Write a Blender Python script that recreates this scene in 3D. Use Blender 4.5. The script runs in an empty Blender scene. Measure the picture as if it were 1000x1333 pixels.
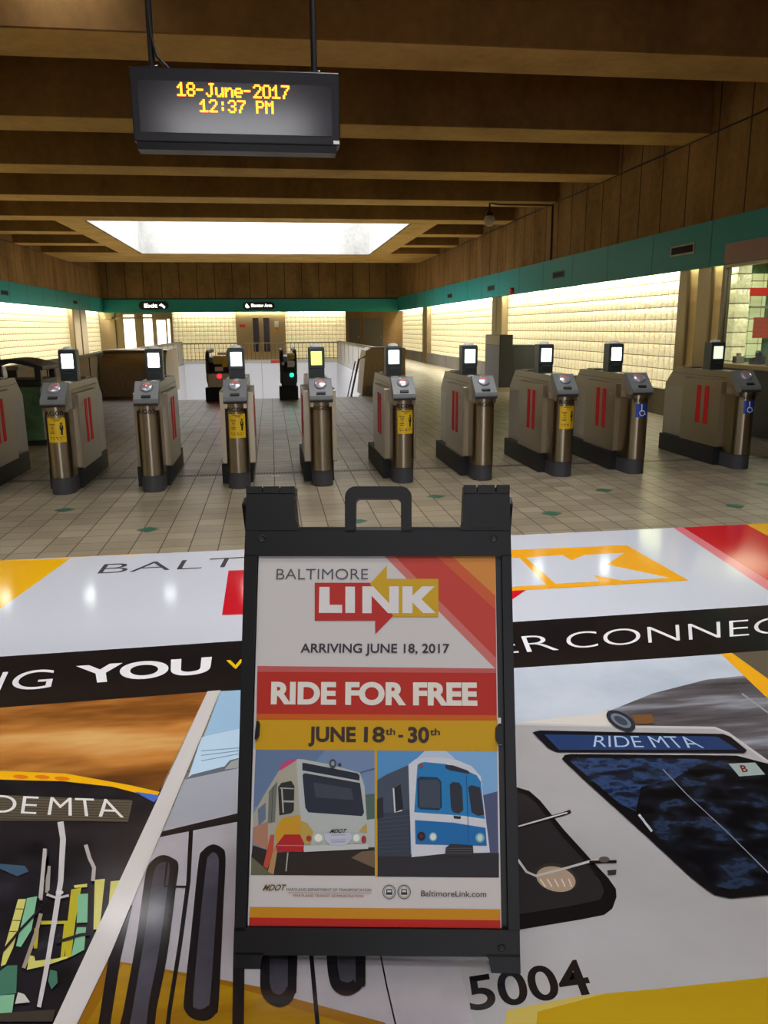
import bpy, bmesh, math, random
from mathutils import Vector, Matrix
random.seed(4)
S = bpy.context.scene
COL = S.collection

# ------------------------------------------------------------------ camera
FPX, CX, CY, EYE = 1040.0, 500.0, 666.5, 1.42
def cam_basis():
    fy = Vector((352 - CX, CY - 428, -FPX)).normalized()
    fz = Vector((1, 0.008, 0)).cross(fy)
    if fz.y < 0: fz = -fz
    fz.normalize()
    fx = fy.cross(fz)
    return Matrix((fx, fy, fz))
CAMR = cam_basis()
CAMP = Vector((0, 0, EYE))
cam = bpy.data.cameras.new('camera')
camo = bpy.data.objects.new('camera', cam); COL.objects.link(camo)
cam.sensor_fit = 'HORIZONTAL'; cam.sensor_width = 36.0; cam.lens = 36.0 * FPX / 1000.0
cam.clip_start = 0.05; cam.clip_end = 200
camo.matrix_world = Matrix.Translation(CAMP) @ CAMR.to_4x4()
S.camera = camo

# ------------------------------------------------------------------ view / world
S.view_settings.view_transform = 'Standard'
S.view_settings.look = 'None'
S.view_settings.gamma = 1.0
S.view_settings.use_curve_mapping = False
S.view_settings.exposure = 0.0
W = bpy.data.worlds.new('world'); S.world = W; W.use_nodes = True
W.node_tree.nodes['Background'].inputs[0].default_value = (0.86, 0.90, 1.0, 1)
W.node_tree.nodes['Background'].inputs[1].default_value = 5.0
S.cycles.max_bounces = 8; S.cycles.diffuse_bounces = 4; S.cycles.glossy_bounces = 4
S.cycles.sample_clamp_indirect = 6.0
S.cycles.caustics_reflective = False; S.cycles.caustics_refractive = False

def area(name, loc, target, sx, sy, power, color, spread=180):
    l = bpy.data.lights.new(name, 'AREA'); l.shape = 'RECTANGLE'; l.size = sx; l.size_y = sy
    l.energy = power; l.color = color; l.spread = math.radians(spread)
    o = bpy.data.objects.new(name, l); COL.objects.link(o); o.location = loc
    d = Vector(target) - Vector(loc)
    z = -d.normalized(); y = Vector((0, 1, 0))
    if abs(z.dot(y)) > 0.95: y = Vector((0, 0, 1))
    x = y.cross(z).normalized(); y = z.cross(x)
    o.rotation_euler = Matrix((x, y, z)).transposed().to_euler()
    return o
WARM = (1.0, 0.93, 0.74); COOL = (0.93, 0.96, 1.0)
area('skylight_daylight', (-0.35, 25.8, 7.4), (-0.35, 25.8, 0), 7.9, 8.9, 1950, COOL)
# fluorescent strips in the cove behind the teal fascia, washing the glass block
for (y0, y1) in ((12.0, 21.5), (22.7, 32.2), (33.4, 39.0)):
    area('cove_strip', (6.30, (y0 + y1) / 2, 2.36), (6.37, (y0 + y1) / 2, 1.4), 0.08, y1 - y0, 23 * (y1 - y0), WARM)
for (yc_, l_) in ((10.81, 0.28), (11.51, 0.2)):
    area('cove_strip', (6.30, yc_, 2.36), (6.37, yc_, 1.4), 0.08, l_, 9, WARM)
for (y0, y1) in ((8.0, 23.4), (24.6, 33.5), (36.1, 39.2)):
    area('cove_strip', (-7.75, (y0 + y1) / 2, 2.36), (-7.83, (y0 + y1) / 2, 1.4), 0.08, y1 - y0, 23 * (y1 - y0), WARM)
for (x0, x1) in ((-4.4, -1.7), (0.8, 3.55)):
    o = area('cove_strip', ((x0 + x1) / 2, 39.6, 2.34), ((x0 + x1) / 2, 39.66, 1.4), x1 - x0, 0.08, 45, WARM)
area('cove_strip', (-0.45, 39.545, 2.3), (-0.45, 39.575, 1.4), 2.2, 0.05, 40, WARM)
# added unseen fill overhead; only the first lamp is inferred, from a floor reflection
for (x, y, w, l) in ((-1.75, 7.95, 9, 0.7), (1.6, 6.6, 62, 2.4), (-3.2, 3.9, 74, 2.4), (1.6, 3.9, 74, 2.4), (-3.2, 0.5, 24, 2.4), (1.6, 0.5, 24, 2.4)):
    area('ceiling_lamp_and_fill', (x, y, 4.9), (x, y, 0), l, 0.3, w, (0.98, 0.97, 1.0), 115)
area('added_display_glow', (-0.3, -1.15, 3.9), (-0.3, -1.1, 0), 1.7, 1.0, 78, (0.98, 0.97, 1.0))  # added unseen lamp for the display's bright reflection and foreground fill
po_ = area('added_doorway_portal', (0.1, -5.95, 1.5), (0.1, 0, 1.5), 2.6, 3.0, 1, (1, 1, 1)); po_.data.cycles.is_portal = True  # portal for a made-up doorway, meant to brighten the gate fronts

# ------------------------------------------------------------------ materials
def lin(c):
    out = []
    for v in c[:3]:
        v = v / 255.0
        out.append(v / 12.92 if v <= 0.04045 else ((v + 0.055) / 1.055) ** 2.4)
    return tuple(out) + (1.0,)
_mc = {}
def mat(name, rgb, rough=0.5, metal=0.0, emit=None, estr=0.0, spec=0.5):
    m = bpy.data.materials.new(name); m.use_nodes = True
    b = m.node_tree.nodes['Principled BSDF']
    b.inputs['Base Color'].default_value = lin(rgb)
    b.inputs['Roughness'].default_value = rough
    b.inputs['Metallic'].default_value = metal
    b.inputs['Specular IOR Level'].default_value = spec
    if emit:
        b.inputs['Emission Color'].default_value = lin(emit)
        b.inputs['Emission Strength'].default_value = estr
    return m
def ink(rgb, kind='decal'):
    k = (tuple(rgb), kind)
    if k not in _mc:
        _mc[k] = mat('%s_print' % kind, rgb, 0.11 if kind == 'decal' else 0.55, spec=0.5 if kind == 'decal' else 0.25)
    return _mc[k]
def N(m, t, **kw):
    n = m.node_tree.nodes.new(t)
    for k, v in kw.items(): setattr(n, k, v)
    return n
def L(m, a, b): m.node_tree.links.new(a, b)
def math_node(m, op, a, b=None, c=None):
    n = N(m, 'ShaderNodeMath', operation=op)
    for i, v in enumerate((a, b, c)):
        if v is None: continue
        if isinstance(v, (int, float)): n.inputs[i].default_value = v
        else: L(m, v, n.inputs[i])
    return n.outputs[0]
def position(m):
    g = N(m, 'ShaderNodeNewGeometry'); s = N(m, 'ShaderNodeSeparateXYZ'); L(m, g.outputs['Position'], s.inputs[0])
    return g.outputs['Position'], s.outputs
def noise(m, vec, scale, detail=4, stretch=None, rough=0.55):
    if stretch is not None:
        mp = N(m, 'ShaderNodeMapping'); mp.inputs['Scale'].default_value = stretch[0]; mp.inputs['Rotation'].default_value = stretch[1]
        L(m, vec, mp.inputs['Vector']); vec = mp.outputs[0]
    n = N(m, 'ShaderNodeTexNoise'); n.inputs['Scale'].default_value = scale; n.inputs['Detail'].default_value = detail
    n.inputs['Roughness'].default_value = rough
    L(m, vec, n.inputs['Vector']); return n.outputs['Fac']
def ramp(m, fac, stops):
    r = N(m, 'ShaderNodeValToRGB'); e = r.color_ramp.elements
    while len(e) < len(stops): e.new(0.5)
    for i, (p, c) in enumerate(stops): e[i].position = p; e[i].color = lin(c)
    L(m, fac, r.inputs[0]); return r.outputs[0]
def mix(m, fac, a, b):
    n = N(m, 'ShaderNodeMix', data_type='RGBA')
    if isinstance(fac, (int, float)): n.inputs[0].default_value = fac
    else: L(m, fac, n.inputs[0])
    for i, v in ((6, a), (7, b)):
        if isinstance(v, tuple): n.inputs[i].default_value = v
        else: L(m, v, n.inputs[i])
    return n.outputs[2]
def joint(m, coord, spacing, width, offset=0.0):
    """1 inside a joint line, else 0"""
    f = math_node(m, 'FRACT', math_node(m, 'DIVIDE', math_node(m, 'ADD', coord, 1000 * spacing + offset), spacing))
    return math_node(m, 'LESS_THAN', f, width / spacing)
def bump(m, h, strength, dist, bsdf):
    b = N(m, 'ShaderNodeBump'); b.inputs['Strength'].default_value = strength; b.inputs['Distance'].default_value = dist
    L(m, h, b.inputs['Height']); L(m, b.outputs[0], bsdf.inputs['Normal'])

def concrete(name, dark, light, axis=None, sp=0.79, off=0.0):
    m = mat(name, light, 0.85, spec=0.2); b = m.node_tree.nodes['Principled BSDF']
    p, xyz = position(m)
    n1 = noise(m, p, 1.3, 6, ((1, 1, 0.35), (0, 0, 0)))
    n2 = noise(m, p, 9, 5)
    f = math_node(m, 'ADD', math_node(m, 'MULTIPLY', n1, 0.7), math_node(m, 'MULTIPLY', n2, 0.3))
    c = ramp(m, f, ((0.33, dark), (0.66, light)))
    if axis is not None:
        j = joint(m, xyz[axis], sp, 0.035, off)
        c = mix(m, math_node(m, 'MULTIPLY', j, 0.75), c, lin((24, 16, 8)))
    L(m, c, b.inputs['Base Color']); bump(m, n2, 0.25, 0.01, b)
    return m
M = {}
M['beam'] = concrete('cast_concrete', (112, 82, 42), (150, 112, 62))
M['soffit'] = concrete('concrete_painted_bounce', (186, 148, 84), (222, 182, 110))  # beam concrete paled for the undersides; light from below put into its colour
M['wall_side'] = concrete('panelled_concrete_side', (116, 86, 46), (168, 130, 80), 1, 0.785, -0.1)
M['wall_end'] = concrete('panelled_concrete_end', (110, 84, 50), (156, 124, 80), 0, 0.81, 0.08)
M['shaft'] = concrete('pale_concrete', (158, 156, 153), (196, 194, 190))
M['curb'] = concrete('stone_curb', (120, 114, 104), (150, 144, 132))

def floor_material():
    m = mat('quarry_tile', (120, 110, 96), 0.4); b = m.node_tree.nodes['Principled BSDF']
    p, xyz = position(m)
    jx = joint(m, xyz[0], 0.1915, 0.0075, 0.02); jy = joint(m, xyz[1], 0.1915, 0.0055, 0.05)
    j = math_node(m, 'MAXIMUM', jx, jy)
    # per-tile tone
    fx = math_node(m, 'FLOOR', math_node(m, 'DIVIDE', math_node(m, 'ADD', xyz[0], 0.02), 0.1915))
    fy = math_node(m, 'FLOOR', math_node(m, 'DIVIDE', math_node(m, 'ADD', xyz[1], 0.05), 0.1915))
    cb = N(m, 'ShaderNodeCombineXYZ'); L(m, fx, cb.inputs[0]); L(m, fy, cb.inputs[1])
    wn = N(m, 'ShaderNodeTexWhiteNoise'); L(m, cb.outputs[0], wn.inputs['Vector'])
    n = noise(m, p, 0.9, 5)
    f = math_node(m, 'ADD', math_node(m, 'MULTIPLY', wn.outputs['Value'], 0.45), math_node(m, 'MULTIPLY', n, 0.55))
    c = ramp(m, f, ((0.2, (118, 108, 88)), (0.8, (150, 139, 115))))
    c = mix(m, j, c, lin((72, 58, 46)))
    L(m, c, b.inputs['Base Color'])
    r = math_node(m, 'ADD', math_node(m, 'MULTIPLY', noise(m, p, 3, 3), 0.25), 0.22)
    L(m, math_node(m, 'ADD', r, math_node(m, 'MULTIPLY', j, 0.3)), b.inputs['Roughness'])
    bump(m, math_node(m, 'SUBTRACT', 1.0, j), 0.3, 0.002, b)
    return m
def mottled(name, stops, scale, rough, stretch=None, detail=5, spec=0.5):
    m = mat(name, stops[0][1], rough, spec=spec); b = m.node_tree.nodes['Principled BSDF']
    p, xyz = position(m)
    L(m, ramp(m, noise(m, p, scale, detail, stretch), stops), b.inputs['Base Color']); return m
M['floor'] = floor_material()
M['green_tile'] = mat('green_tile', (40, 90, 68), 0.4)
def grate_material():
    m = mat('drain_grate', (90, 82, 70), 0.45, 0.4); b = m.node_tree.nodes['Principled BSDF']
    p, xyz = position(m)
    c = mix(m, joint(m, xyz[0], 0.03, 0.012), lin((120, 110, 94)), lin((62, 54, 46)))
    L(m, c, b.inputs['Base Color']); return m
M['grate'] = grate_material()

def glass_block(name, axis, base=(236, 224, 178), glow=(255, 238, 188), strength=0.62, size=0.197):
    m = mat(name, base, 0.12, spec=0.6); b = m.node_tree.nodes['Principled BSDF']
    p, xyz = position(m)
    u = xyz[axis]; v = xyz[2]
    ju = joint(m, u, size, 0.010, 0.0); jv = joint(m, v, size, 0.016, 0.068)
    j = math_node(m, 'MAXIMUM', ju, jv)
    fu = math_node(m, 'FRACT', math_node(m, 'DIVIDE', math_node(m, 'ADD', u, 100 * size), size))
    fv = math_node(m, 'FRACT', math_node(m, 'DIVIDE', math_node(m, 'ADD', v, 100 * size + 0.068), size))
    # pillowed face of each block
    du = math_node(m, 'MULTIPLY', math_node(m, 'SUBTRACT', fu, 0.5), math_node(m, 'SUBTRACT', fu, 0.5))
    dv = math_node(m, 'MULTIPLY', math_node(m, 'SUBTRACT', fv, 0.5), math_node(m, 'SUBTRACT', fv, 0.5))
    n = noise(m, p, 16, 2)
    h = math_node(m, 'SUBTRACT', math_node(m, 'MULTIPLY', n, 0.35), math_node(m, 'ADD', du, dv))
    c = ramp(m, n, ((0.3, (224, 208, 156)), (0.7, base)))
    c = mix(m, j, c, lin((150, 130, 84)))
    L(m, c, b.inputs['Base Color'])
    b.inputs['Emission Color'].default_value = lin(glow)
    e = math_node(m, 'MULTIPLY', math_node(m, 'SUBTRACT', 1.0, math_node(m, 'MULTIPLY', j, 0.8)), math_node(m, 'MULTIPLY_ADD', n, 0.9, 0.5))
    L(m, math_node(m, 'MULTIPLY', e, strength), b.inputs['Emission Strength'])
    bump(m, h, 0.9, 0.06, b)
    return m
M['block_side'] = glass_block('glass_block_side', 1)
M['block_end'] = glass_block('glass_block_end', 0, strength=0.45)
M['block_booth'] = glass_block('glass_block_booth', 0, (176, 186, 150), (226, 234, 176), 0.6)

def brushed(name, rgb, rough, stretch=(1, 1, 30), aniso=0.0):
    m = mat(name, rgb, rough, 1.0); b = m.node_tree.nodes['Principled BSDF']
    tc = N(m, 'ShaderNodeTexCoord')
    n = noise(m, tc.outputs['Object'], 40, 3, ((stretch), (0, 0, 0)))
    L(m, math_node(m, 'MULTIPLY_ADD', n, 0.14, rough - 0.07), b.inputs['Roughness'])
    c = ramp(m, n, ((0.3, tuple(int(v * 0.92) for v in rgb)), (0.7, rgb))); L(m, c, b.inputs['Base Color'])
    if aniso:
        b.inputs['Anisotropic'].default_value = aniso; b.inputs['Anisotropic Rotation'].default_value = 0.25
        t = N(m, 'ShaderNodeTangent', direction_type='RADIAL', axis='Z'); L(m, t.outputs[0], b.inputs['Tangent'])
    return m
M['steel'] = brushed('brushed_stainless', (160, 148, 127), 0.36, (1, 1, 40), 0.8)
M['steel_dull'] = brushed('dull_stainless', (140, 128, 106), 0.42, (20, 20, 1))
M['bronze'] = brushed('bronze_cladding', (158, 140, 108), 0.36, (20, 20, 1))
M['kick'] = mat('grey_rubber_kick', (62, 62, 66), 0.55)
M['black_kick'] = mat('black_rubber', (20, 19, 20), 0.6)
M['console'] = mat('grey_moulded_plastic', (104, 108, 107), 0.4)
M['console_dark'] = mat('slate_plastic', (52, 54, 60), 0.4)
M['post'] = mat('green_grey_plastic', (46, 56, 56), 0.35)
M['white_plastic'] = mat('white_plastic', (220, 220, 215), 0.3)
M['screen_white'] = mat('lit_white_screen', (230, 235, 230), 0.2, emit=(236, 246, 238), estr=6)
M['screen_green'] = mat('lit_green_screen', (220, 235, 120), 0.2, emit=(226, 246, 96), estr=1.7)
M['screen_dim'] = mat('lit_grey_screen', (210, 220, 200), 0.2, emit=(226, 232, 206), estr=1.1)
M['red_flap'] = mat('red_barrier_flap', (168, 18, 18), 0.5, spec=0.2, emit=(190, 12, 12), estr=0.08)
M['orange_button'] = mat('orange_red_legend', (206, 96, 76), 0.4)
M['button'] = mat('silver_button', (190, 190, 200), 0.25, 0.6)
M['yellow_label'] = mat('yellow_label', (222, 184, 28), 0.45)
M['blue_label'] = mat('blue_label', (22, 62, 160), 0.4)
M['black_ink'] = mat('black_lettering', (26, 22, 18), 0.5)
M['brown_ink'] = mat('dark_print', (88, 66, 16), 0.5)
M['white_ink'] = mat('white_lettering', (235, 238, 240), 0.5)
M['sign_plastic'] = mat('black_sign_plastic', (17, 16, 17), 0.45, spec=0.3)
M['sign_dark'] = mat('black_sign_recess', (12, 11, 12), 0.5)
M['teal'] = mat('teal_enamel', (48, 150, 148), 0.42, spec=0.15)
M['teal_joint'] = mat('teal_joint', (20, 72, 70), 0.5)
M['black_metal'] = mat('black_metal', (24, 22, 24), 0.4)
M['display_case'] = mat('display_case', (20, 19, 25), 0.35, spec=0.4)
M['display_glass'] = mat('display_glass', (36, 33, 42), 0.17, spec=0.8)
M['led'] = mat('amber_led', (255, 140, 30), 0.5, emit=(255, 146, 30), estr=3.4)
M['white_panel'] = mat('white_wall_panel', (226, 226, 230), 0.35)
M['dark'] = mat('dark_void', (14, 13, 13), 0.8)
M['rail'] = mat('railing_metal', (132, 116, 92), 0.4, 0.7)
M['lift_steel'] = mat('lift_door_steel', (176, 152, 108), 0.4, 0.35)
M['low_panel'] = mottled('bronze_barrier_panel', ((0.35, (168, 144, 104)), (0.65, (192, 168, 124))), 14, 0.42, ((6, 6, 0.4), (0, 0, 0)))
M['pale_panel'] = mat('pale_metal_panel', (190, 186, 180), 0.4)
M['red_light'] = mat('red_indicator', (255, 40, 60), 0.3, emit=(255, 12, 24), estr=14)
M['green_light'] = mat('green_indicator', (30, 220, 120), 0.3, emit=(16, 230, 110), estr=7)
M['bin_green'] = None
M['lamp_white'] = mat('lit_tube', (255, 250, 235), 0.4, emit=(255, 246, 220), estr=4.0)
M['sign_glow'] = mat('lit_sign_letter', (255, 255, 250), 0.4, emit=(255, 255, 248), estr=2.5)
M['red_plate'] = mat('red_plate', (200, 44, 36), 0.45)
M['orange_plate'] = mat('orange_plate', (226, 150, 40), 0.45)
M['paper'] = mat('white_paper', (236, 234, 226), 0.6)
M['door_glass'] = mat('dark_door_glass', (46, 20, 16), 0.2)
M['door_brown'] = mat('dark_door', (72, 66, 56), 0.5)
M['tan_wall'] = concrete('tan_wall', (112, 88, 56), (136, 108, 72))
M['box_dark'] = mat('charcoal_panel', (34, 36, 38), 0.5)
M['box_grey'] = mat('grey_panel', (128, 128, 132), 0.5)
M['box_beige'] = mat('beige_panel', (168, 152, 122), 0.5)
M['glass'] = None
def clear_glass():
    m = bpy.data.materials.new('window_glass'); m.use_nodes = True; nt = m.node_tree
    out = nt.nodes['Material Output']; nt.nodes.remove(nt.nodes['Principled BSDF'])
    t = N(m, 'ShaderNodeBsdfTransparent'); g = N(m, 'ShaderNodeBsdfGlossy'); g.inputs['Roughness'].default_value = 0.02
    t.inputs[0].default_value = (0.86, 0.92, 0.86, 1)
    f = N(m, 'ShaderNodeFresnel'); f.inputs['IOR'].default_value = 1.45
    bf = N(m, 'ShaderNodeNewGeometry'); k = math_node(m, 'MULTIPLY', f.outputs[0], math_node(m, 'SUBTRACT', 1.0, bf.outputs['Backfacing']))
    x = N(m, 'ShaderNodeMixShader'); L(m, k, x.inputs[0]); L(m, t.outputs[0], x.inputs[1]); L(m, g.outputs[0], x.inputs[2])
    L(m, x.outputs[0], out.inputs[0]); return m
M['glass'] = clear_glass()
M['bin_green'] = mottled('green_bin_panel', ((0.35, (58, 92, 66)), (0.65, (96, 140, 104))), 5, 0.3)

# ------------------------------------------------------------------ mesh helpers
def link(o, parent=None):
    COL.objects.link(o)
    if parent is not None: o.parent = parent
    return o
class MB:
    def beam(s, x0, x1, y0, y1, z0, z1):
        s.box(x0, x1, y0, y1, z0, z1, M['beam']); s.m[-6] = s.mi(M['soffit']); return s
    def __init__(s): s.v = []; s.f = []; s.m = []; s.mats = []; s.sm = []
    def mi(s, m):
        if m not in s.mats: s.mats.append(m)
        return s.mats.index(m)
    def add(s, vs, fs, m, smooth=False):
        b = len(s.v); k = s.mi(m); s.v += [tuple(v) for v in vs]
        for f in fs: s.f.append(tuple(i + b for i in f)); s.m.append(k); s.sm.append(smooth)
        return s
    def box(s, x0, x1, y0, y1, z0, z1, m, T=None):
        vs = [Vector((x, y, z)) for z in (z0, z1) for y in (y0, y1) for x in (x0, x1)]
        if T is not None: vs = [T @ v for v in vs]
        return s.add(vs, [(0, 2, 3, 1), (4, 5, 7, 6), (0, 1, 5, 4), (2, 6, 7, 3), (0, 4, 6, 2), (1, 3, 7, 5)], m)
    def prism(s, pts, a, b, m, axis='z', T=None, smooth=False):
        """polygon extruded along an axis; pts are the other two coordinates in order"""
        def P(p, h):
            if axis == 'z': v = Vector((p[0], p[1], h))
            elif axis == 'x': v = Vector((h, p[0], p[1]))
            else: v = Vector((p[0], h, p[1]))
            return T @ v if T is not None else v
        n = len(pts)
        ar = sum(pts[i][0] * pts[(i + 1) % n][1] - pts[(i + 1) % n][0] * pts[i][1] for i in range(n))
        if (ar < 0) != (axis == 'y'): pts = pts[::-1]
        vs = [P(p, a) for p in pts] + [P(p, b) for p in pts]
        s.add(vs, [tuple(range(n))[::-1], tuple(range(n, 2 * n))], m)
        s.add(vs, [(i, (i + 1) % n, n + (i + 1) % n, n + i) for i in range(n)], m, smooth)
        return s
    def tube(s, path, r, m, n=10, closed_caps=True):
        path = [Vector(p) for p in path]; rings = []
        for i, p in enumerate(path):
            d = (path[min(i + 1, len(path) - 1)] - path[max(i - 1, 0)]).normalized()
            up = Vector((0, 0, 1)) if abs(d.z) < 0.9 else Vector((1, 0, 0))
            a = d.cross(up).normalized(); b = a.cross(d).normalized()
            rr = r[i] if isinstance(r, (list, tuple)) else r
            rings.append([p + a * rr * math.cos(t * 2 * math.pi / n) + b * rr * math.sin(t * 2 * math.pi / n) for t in range(n)])
        vs = [v for q in rings for v in q]; fs = []
        for i in range(len(rings) - 1):
            for t in range(n):
                fs.append((i * n + t, i * n + (t + 1) % n, (i + 1) * n + (t + 1) % n, (i + 1) * n + t))
        s.add(vs, fs, m, True)
        s.add(rings[0], [tuple(range(n))], m); s.add(rings[-1], [tuple(range(n))[::-1]], m)
        return s
    def lathe(s, prof, m, c=(0, 0, 0), n=20, T=None):
        """profile of (radius, z), revolved about z"""
        vs = []; fs = []
        for (r, z) in prof:
            for t in range(n):
                v = Vector((c[0] + r * math.cos(2 * math.pi * t / n), c[1] + r * math.sin(2 * math.pi * t / n), c[2] + z))
                vs.append(T @ v if T is not None else v)
        for i in range(len(prof) - 1):
            for t in range(n): fs.append((i * n + t, i * n + (t + 1) % n, (i + 1) * n + (t + 1) % n, (i + 1) * n + t))
        s.add(vs, fs, m, True)
        return s
    def build(s, name, parent=None, bevel=0.0, seg=2, loc=None):
        me = bpy.data.meshes.new(name)
        me.from_pydata(s.v, [], s.f); me.update()
        for m in s.mats: me.materials.append(m)
        me.polygons.foreach_set('material_index', s.m)
        me.polygons.foreach_set('use_smooth', s.sm)
        o = bpy.data.objects.new(name, me); link(o, parent)
        if loc is not None: o.location = loc
        if bevel:
            b = o.modifiers.new('bevel', 'BEVEL'); b.width = bevel; b.segments = seg; b.limit_method = 'ANGLE'; b.angle_limit = 0.6
        return o
def tag(o, label=None, cat=None, group=None, kind=None):
    if label: o['label'] = label
    if cat: o['category'] = cat
    if group: o['group'] = group
    if kind: o['kind'] = kind
    return o
def thing(name, label, cat, loc=(0, 0, 0), rz=0.0, group=None):
    o = bpy.data.objects.new(name, None); o.empty_display_size = 0.1; link(o)
    o.location = loc; o.rotation_euler = (0, 0, rz)
    return tag(o, label, cat, group)
def struct(o): o['kind'] = 'structure'; return o

def ray(px, py): return CAMR @ Vector((px - CX, CY - py, -FPX))
def at_floor(px, py):
    d = ray(px, py); return CAMP + d * (-EYE / d.z)
def at_y(px, py, Y):
    d = ray(px, py); return CAMP + d * (Y / d.y)
def at_x(px, py, X):
    d = ray(px, py); return CAMP + d * (X / d.x)

# text outlines: (points, faces) with x in 0..1 over the string and y in units of capital height
_tc = {}
def text_geo(s, weight=0.0):
    k = (s, weight)
    if k in _tc: return _tc[k]
    def raw(t):
        c = bpy.data.curves.new('text', 'FONT'); c.body = t; c.size = 1; c.offset = weight; c.resolution_u = 6; c.fill_mode = 'FRONT'
        o = bpy.data.objects.new('text', c); COL.objects.link(o)
        dg = bpy.context.evaluated_depsgraph_get(); dg.update()
        me = bpy.data.meshes.new_from_object(o.evaluated_get(dg))
        v = [(p.co.x, p.co.y) for p in me.vertices]; f = [tuple(p.vertices) for p in me.polygons]
        bpy.data.objects.remove(o); bpy.data.curves.remove(c); bpy.data.meshes.remove(me)
        return v, f
    hv, _ = raw('H'); y0 = min(p[1] for p in hv); hh = max(p[1] for p in hv) - y0
    v, f = raw(s); x0 = min(p[0] for p in v); ww = max(p[0] for p in v) - x0
    _tc[k] = ([((p[0] - x0) / ww, (p[1] - y0) / hh) for p in v], f, ww / hh)
    return _tc[k]

class Printed:
    """flat printed shapes, each laid on the one before, on a plane given by fn(px,py)->point and its normal"""
    STEP = 0.00012
    def __init__(s, fn, nrm, kind='decal', base=0.0):
        s.fn = fn; s.n = Vector(nrm); s.kind = kind; s.h = base; s.mb = MB()
    def col(s, c): return ink(c, s.kind) if isinstance(c, tuple) else c
    def poly(s, c, pts):
        s.h += s.STEP
        vs = [s.fn(*p) + s.n * s.h for p in pts]
        nn = Vector((0, 0, 0))
        for i in range(len(vs)): nn += (vs[i] - vs[0]).cross(vs[(i + 1) % len(vs)] - vs[0])
        if nn.dot(s.n) < 0: vs = vs[::-1]
        s.mb.add(vs, [tuple(range(len(vs)))], s.col(c)); return s
    def ellipse(s, c, x, y, rx, ry, rot=0.0, n=24):
        r = math.radians(rot)
        return s.poly(c, [(x + rx * math.cos(t) * math.cos(r) - ry * math.sin(t) * math.sin(r), y + rx * math.cos(t) * math.sin(r) + ry * math.sin(t) * math.cos(r)) for t in (2 * math.pi * i / n for i in range(n))])
    def line(s, c, pts, w, w1=None):
        w1 = w if w1 is None else w1; a = []; b = []
        for i, p in enumerate(pts):
            q0 = pts[max(i - 1, 0)]; q1 = pts[min(i + 1, len(pts) - 1)]
            dx, dy = q1[0] - q0[0], q1[1] - q0[1]; l = math.hypot(dx, dy) or 1
            k = (w + (w1 - w) * i / max(len(pts) - 1, 1)) / 2
            a.append((p[0] - dy / l * k, p[1] + dx / l * k)); b.append((p[0] + dy / l * k, p[1] - dx / l * k))
        return s.poly(c, a + b[::-1])
    def text(s, c, string, BL, BR, TL, TR, weight=0.0):
        s.h += s.STEP
        v, f, _ = text_geo(string, weight); vs = []
        for (x, y) in v:
            b = (BL[0] + (BR[0] - BL[0]) * x, BL[1] + (BR[1] - BL[1]) * x); t = (TL[0] + (TR[0] - TL[0]) * x, TL[1] + (TR[1] - TL[1]) * x)
            vs.append(s.fn(b[0] + (t[0] - b[0]) * y, b[1] + (t[1] - b[1]) * y) + s.n * s.h)
        if f:
            a = f[0]; nn = (vs[a[1]] - vs[a[0]]).cross(vs[a[2]] - vs[a[0]])
            if nn.dot(s.n) < 0: f = [q[::-1] for q in f]
        s.mb.add(vs, f, s.col(c)); return s
    def build(s, name, parent): 
        o = s.mb.build(name, parent)
        if parent is not None:
            inv = Vector((0, 0, 0)); q = parent
            while q is not None: inv += Vector(q.location); q = q.parent
            for v in o.data.vertices: v.co = v.co - inv
        return o
def smooth(pts, n=4):
    out = []; m_ = len(pts)
    for i in range(m_):
        a, b, c, d = pts[i - 1], pts[i], pts[(i + 1) % m_], pts[(i + 2) % m_]
        for j in range(n):
            t = j / n
            out.append(tuple(0.5 * (2 * b[q] + (c[q] - a[q]) * t + (2 * a[q] - 5 * b[q] + 4 * c[q] - d[q]) * t * t + (3 * b[q] - a[q] - 3 * c[q] + d[q]) * t ** 3) for q in (0, 1)))
    return out
def crop(ox, oy, k): return lambda *pts: [(ox + x / k, oy + y / k) for (x, y) in pts]

# ================================================================== SETTING
XR, XL, YB, YF = 6.2, -7.65, 39.5, -6.0
ZT0, ZT1, ZB, ZS = 2.22, 2.84, 4.02, 5.2
WX0, WX1, WY0, WY1 = -3.65, 2.8, 17.0, 35.0          # the escalator opening
fl = MB()
fl.box(XL - 0.4, 9.2, YF, WY0, -0.3, 0, M['floor']); fl.box(XL - 0.4, WX0, WY0, WY1, -0.3, 0, M['floor'])
fl.box(WX1, 9.2, WY0, WY1, -0.3, 0, M['floor']); fl.box(XL - 0.4, 9.2, WY1, YB + 0.4, -0.3, 0, M['floor'])
fl.box(WX0 - 0.01, -2.27, WY0 - 0.01, 18.1, -0.3, 0, M['floor']); fl.box(1.86, WX1 + 0.01, WY0 - 0.01, 17.5, -0.3, 0, M['floor'])
for (y, xs) in ((5.83, (-4.0, -2.47, -0.94, 0.59, 2.12, 3.65, 5.18)), (6.62, (-4.77, -3.24, -1.71, -0.18, 1.36, 2.88, 4.41, 5.94))):
    for x in xs:
        if y < 5.25: continue
        r = 0.088
        fl.add([(x - r, y, 0.0006), (x, y - r, 0.0006), (x + r, y, 0.0006), (x, y + r, 0.0006)], [(0, 1, 2, 3)], M['green_tile'])
fl.add([(-5.2, 7.96, 0.0006), (5.6, 7.98, 0.0006), (5.6, 8.09, 0.0006), (-5.2, 8.07, 0.0006)], [(0, 1, 2, 3)], M['grate'])
struct(fl.build('floor'))
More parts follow.
